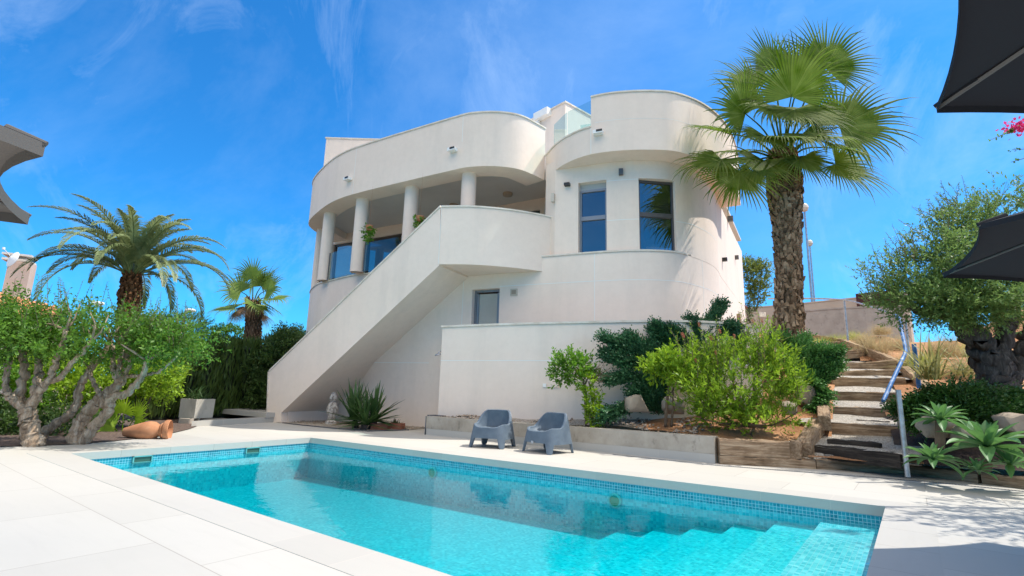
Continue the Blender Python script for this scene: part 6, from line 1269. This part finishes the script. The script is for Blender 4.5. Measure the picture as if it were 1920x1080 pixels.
for q in Q: m.tube(q, [.007, .003], 4)
m.build('shoot', M_TWIG, t)
# dark juniper groundcover, agaves
b = V(1800, 785, 8.9); Yd = 8.9
juniper('juniper', 'dark shaded juniper spreading under the olive behind the agaves', b,
   [([b, V(1770, 757, Yd), V(1730, 757, Yd-.1), V(1695, 767, Yd-.2)], .17), ([b, V(1760, 772, Yd-.1), V(1725, 792, Yd-.3)], .16), ([b, V(1800, 747, Yd), V(1820, 737, Yd)], .17), ([b, V(1840, 757, Yd), V(1890, 747, Yd), V(1930, 752, Yd)], .18), ([b, V(1850, 777, Yd-.1), V(1900, 782, Yd-.2), V(1940, 787, Yd-.2)], .19), ([b, V(1780, 752, Yd), V(1760, 744, Yd)], .16), ([b, V(1830, 792, Yd-.3), V(1860, 807, Yd-.4)], .17), ([b, V(1790, 787, Yd-.2), V(1770, 792, Yd-.3)], .16), ([b, V(1870, 762, Yd), V(1880, 802, Yd-.3)], .18), ([b, V(1850, 762, Yd-.1), V(1840, 747, Yd)], .17)], 161, L_JUND, 210)
def agave(label, c, R_, n, seed, stem=None, tilt=(0, 0)):
    r = np.random.default_rng(seed); c = np.array(c, float); t = thing('agave', label, 'agave', c if stem is None else stem, 'soft leaved agaves by the steps'); ga = 2.39996
    for i in range(n):
        f_ = (i+.5)/n; az = i*ga+r.normal(0, .1); el = math.radians(82-96*f_+r.normal(0, 5)); L = R_*(.55+.5*min(1, f_*1.7))*(.9+.2*r.random()); W = L*.26; d2 = np.array([math.cos(az), math.sin(az), 0]); sv = np.array([-d2[1], d2[0], 0]); p = c+d2*.02; rows = 10; row = []; bend = .25+.75*f_
        for j in range(rows):
            u = j/(rows-1); a = el-bend*(u**1.6)*.9; d = d2*math.cos(a)+np.array([tilt[0]*.2, tilt[1]*.2, math.sin(a)]); nn = nrm(np.cross(sv, d))*-1; nn = nn if nn@np.array([-d2[0]*math.sin(a), -d2[1]*math.sin(a), math.cos(a)]) > 0 else -nn
            w_ = W*(.42+.58*math.sin(min(1, u*1.55)*math.pi/2))*(1 if u < .55 else max(.0, 1-((u-.55)/.45)**1.7)); row.append([p+sv*w_*k*.5+nn*w_*.26*abs(k)**1.5 for k in (-1, -.5, 0, .5, 1)]); p = p+d*L/(rows-1)
        ribmesh('leaf', np.array([row]), L_AGA, t)
    if stem is not None: m = MB(); m.tube([stem, c-(0, 0, .02)], [.06, .07], 9); m.build('stem', M_TWIG, t)
agave('large pale green agave rosette at the right edge of the bed', V(1850, 838, 7.35), .60, 24, 171, V(1850, 880, 7.5), (-.1, -.4))
agave('medium agave rosette raised on a stem before the dark juniper', V(1764, 787, 8.0), .42, 22, 172, V(1762, 840, 8.0))
agave('small low agave rosette just right of the steel post', V(1750, 862, 7.55), .36, 24, 173)
agave('small dark agave rosette under the large one at the right edge', V(1893, 872, 7.3), .36, 22, 174)
agave('low agave offset half hidden below the large rosette', V(1832, 882, 7.25), .24, 18, 175)
# background trees
shrub('street_tree', 'small light green tree behind the villa corner left of the palm trunk', 'tree', V(1417, 585, 29), [blob(1415, 520, 29, .75, .7, .95), blob(1422, 548, 28.8, .6, .6, .55), blob(1402, 500, 29.2, .45, .5, .5), blob(1430, 505, 29, .5, .5, .45)], leafmat('street_leaf', [(.07, .12, .02), (.13, .19, .03), (.22, .26, .05)]), 800, .3, 8, .13, .06, 181, None, 4, M_TWIG, gap=.25)
shrub('cypress_sapling', 'thin cypress sapling before the stepped cream wall', 'tree', V(1406, 606, 24), [blob(1405, 588, 24, .16, .16, .5), blob(1404, 566, 24, .1, .1, .4)], L_HEDGE, 160, .16, 7, .09, .03, 182, None, 2)
shrub('background_tree', 'round green tree top beyond the hedge right of the small fan palm', 'tree', V(420, 690, 26), [blob(425, 632, 26, .8, .7, .5), blob(395, 640, 26, .6, .5, .45)], L_BACK, 500, .3, 7, .13, .06, 183, 'trees beyond the hedge', 3)
shrub('background_tree', 'low green tree top just left of the villa beyond the hedge', 'tree', V(560, 690, 27), [blob(548, 640, 27, .7, .7, .7)], L_DARKB, 500, .3, 7, .13, .06, 184, 'trees beyond the hedge', 3)
# hanging plants of the porch
for px, py, lab in ((692, 432, 'trailing green plant hanging beside the second porch pillar'), (787, 415, 'trailing green plant hanging beside the third porch pillar')):
    P = V(px, py, 16.2 if px < 750 else 15.0); t = thing('hanging_plant', lab, 'plant', P, 'hanging plants of the porch'); m = MB(); m.lathe([(.001, -.12), (.09, -.1), (.13, .05), (.12, .06)], P+(0, 0, .1), 12); m.tube([P+(0, 0, .15), (P[0], P[1], ZS-.005)], .002, 4); m.build('pot', M_TERRA, t)
    qmesh('foliage', crown(190+px, [(*P, .12, .12, .2), (P[0]+.04, P[1]-.05, P[2]-.18, .09, .09, .16)], 40, .12, 6, .10, .055, up=-.3), 4, L_BACK, t)
# bougainvillea spray at the right edge
P0b = V(1990, 195, 6.5); t = thing('bougainvillea', 'pink bougainvillea sprays hanging in from the right below the upper parasol', 'bougainvillea', (P0b[0]+.5, P0b[1], 0)); m = MB(); SPR = [[V(1990, 195, 6.5), V(1935, 222, 6.4), V(1900, 243, 6.35), V(1858, 262, 6.3)], [V(1990, 250, 6.5), V(1935, 276, 6.4), V(1898, 281, 6.35)], [V(1995, 262, 6.5), V(1940, 290, 6.4), V(1896, 304, 6.35)]]
m.tube([(P0b[0]+.5, P0b[1], 0), (P0b[0]+.45, P0b[1], 2.5), P0b+(0, 0, .1)], [.05, .04, .02], 7)
Bq = []
for k, s in enumerate(SPR):
    p = spline(s, 8); m.tube(p, np.linspace(.009, .003, len(p)), 5); r = np.random.default_rng(200+k); n = 90 if k == 0 else 26; i = r.integers(0, len(p), n); i = np.where(r.random(n) < .5, np.maximum(i, len(p)-8), i); B = p[i]+r.normal(0, .012, (n, 3)); Bq.append(leaves(B, unit(r, n), unit(r, n), .035, .022))
    c = s[2] if k == 0 else s[1]; n = 150 if k == 0 else 12; Bf = np.array(c)+np.array([.08, 0, .04])*(1 if k == 0 else .2)+r.normal(0, 1, (n, 3))*np.array([.09, .06, .045])*(1 if k == 0 else .35); qmesh('flower_spray', leaves(Bf, unit(r, n), unit(r, n), .05, .042), 4, L_PINK, t)
m.build('stem', M_TWIG, t); qmesh('leaves', np.concatenate(Bq), 4, L_CITR, t)
BG = [(7.7, 5.5, 4.2, .9, .8, .6), (8.4, 6.2, 4.4, .9, .8, .6), (7.6, 6.0, 4.6, .5, .5, .4), (8.4, 5.1, 3.6, .9, .8, .7)]
qmesh('crown', crown(211, BG, 620, .32, 8, .075, .05, gap=.2), 4, L_CITR, t)
r = np.random.default_rng(212)
for k in range(8):
    b_ = BG[k % 4]; c = np.array(b_[:3])+r.normal(0, .5, 3)*np.array(b_[3:]); n = 60; qmesh('flower_spray', leaves(c+r.normal(0, .12, (n, 3)), unit(r, n), unit(r, n), .05, .042), 4, L_PINK, t)
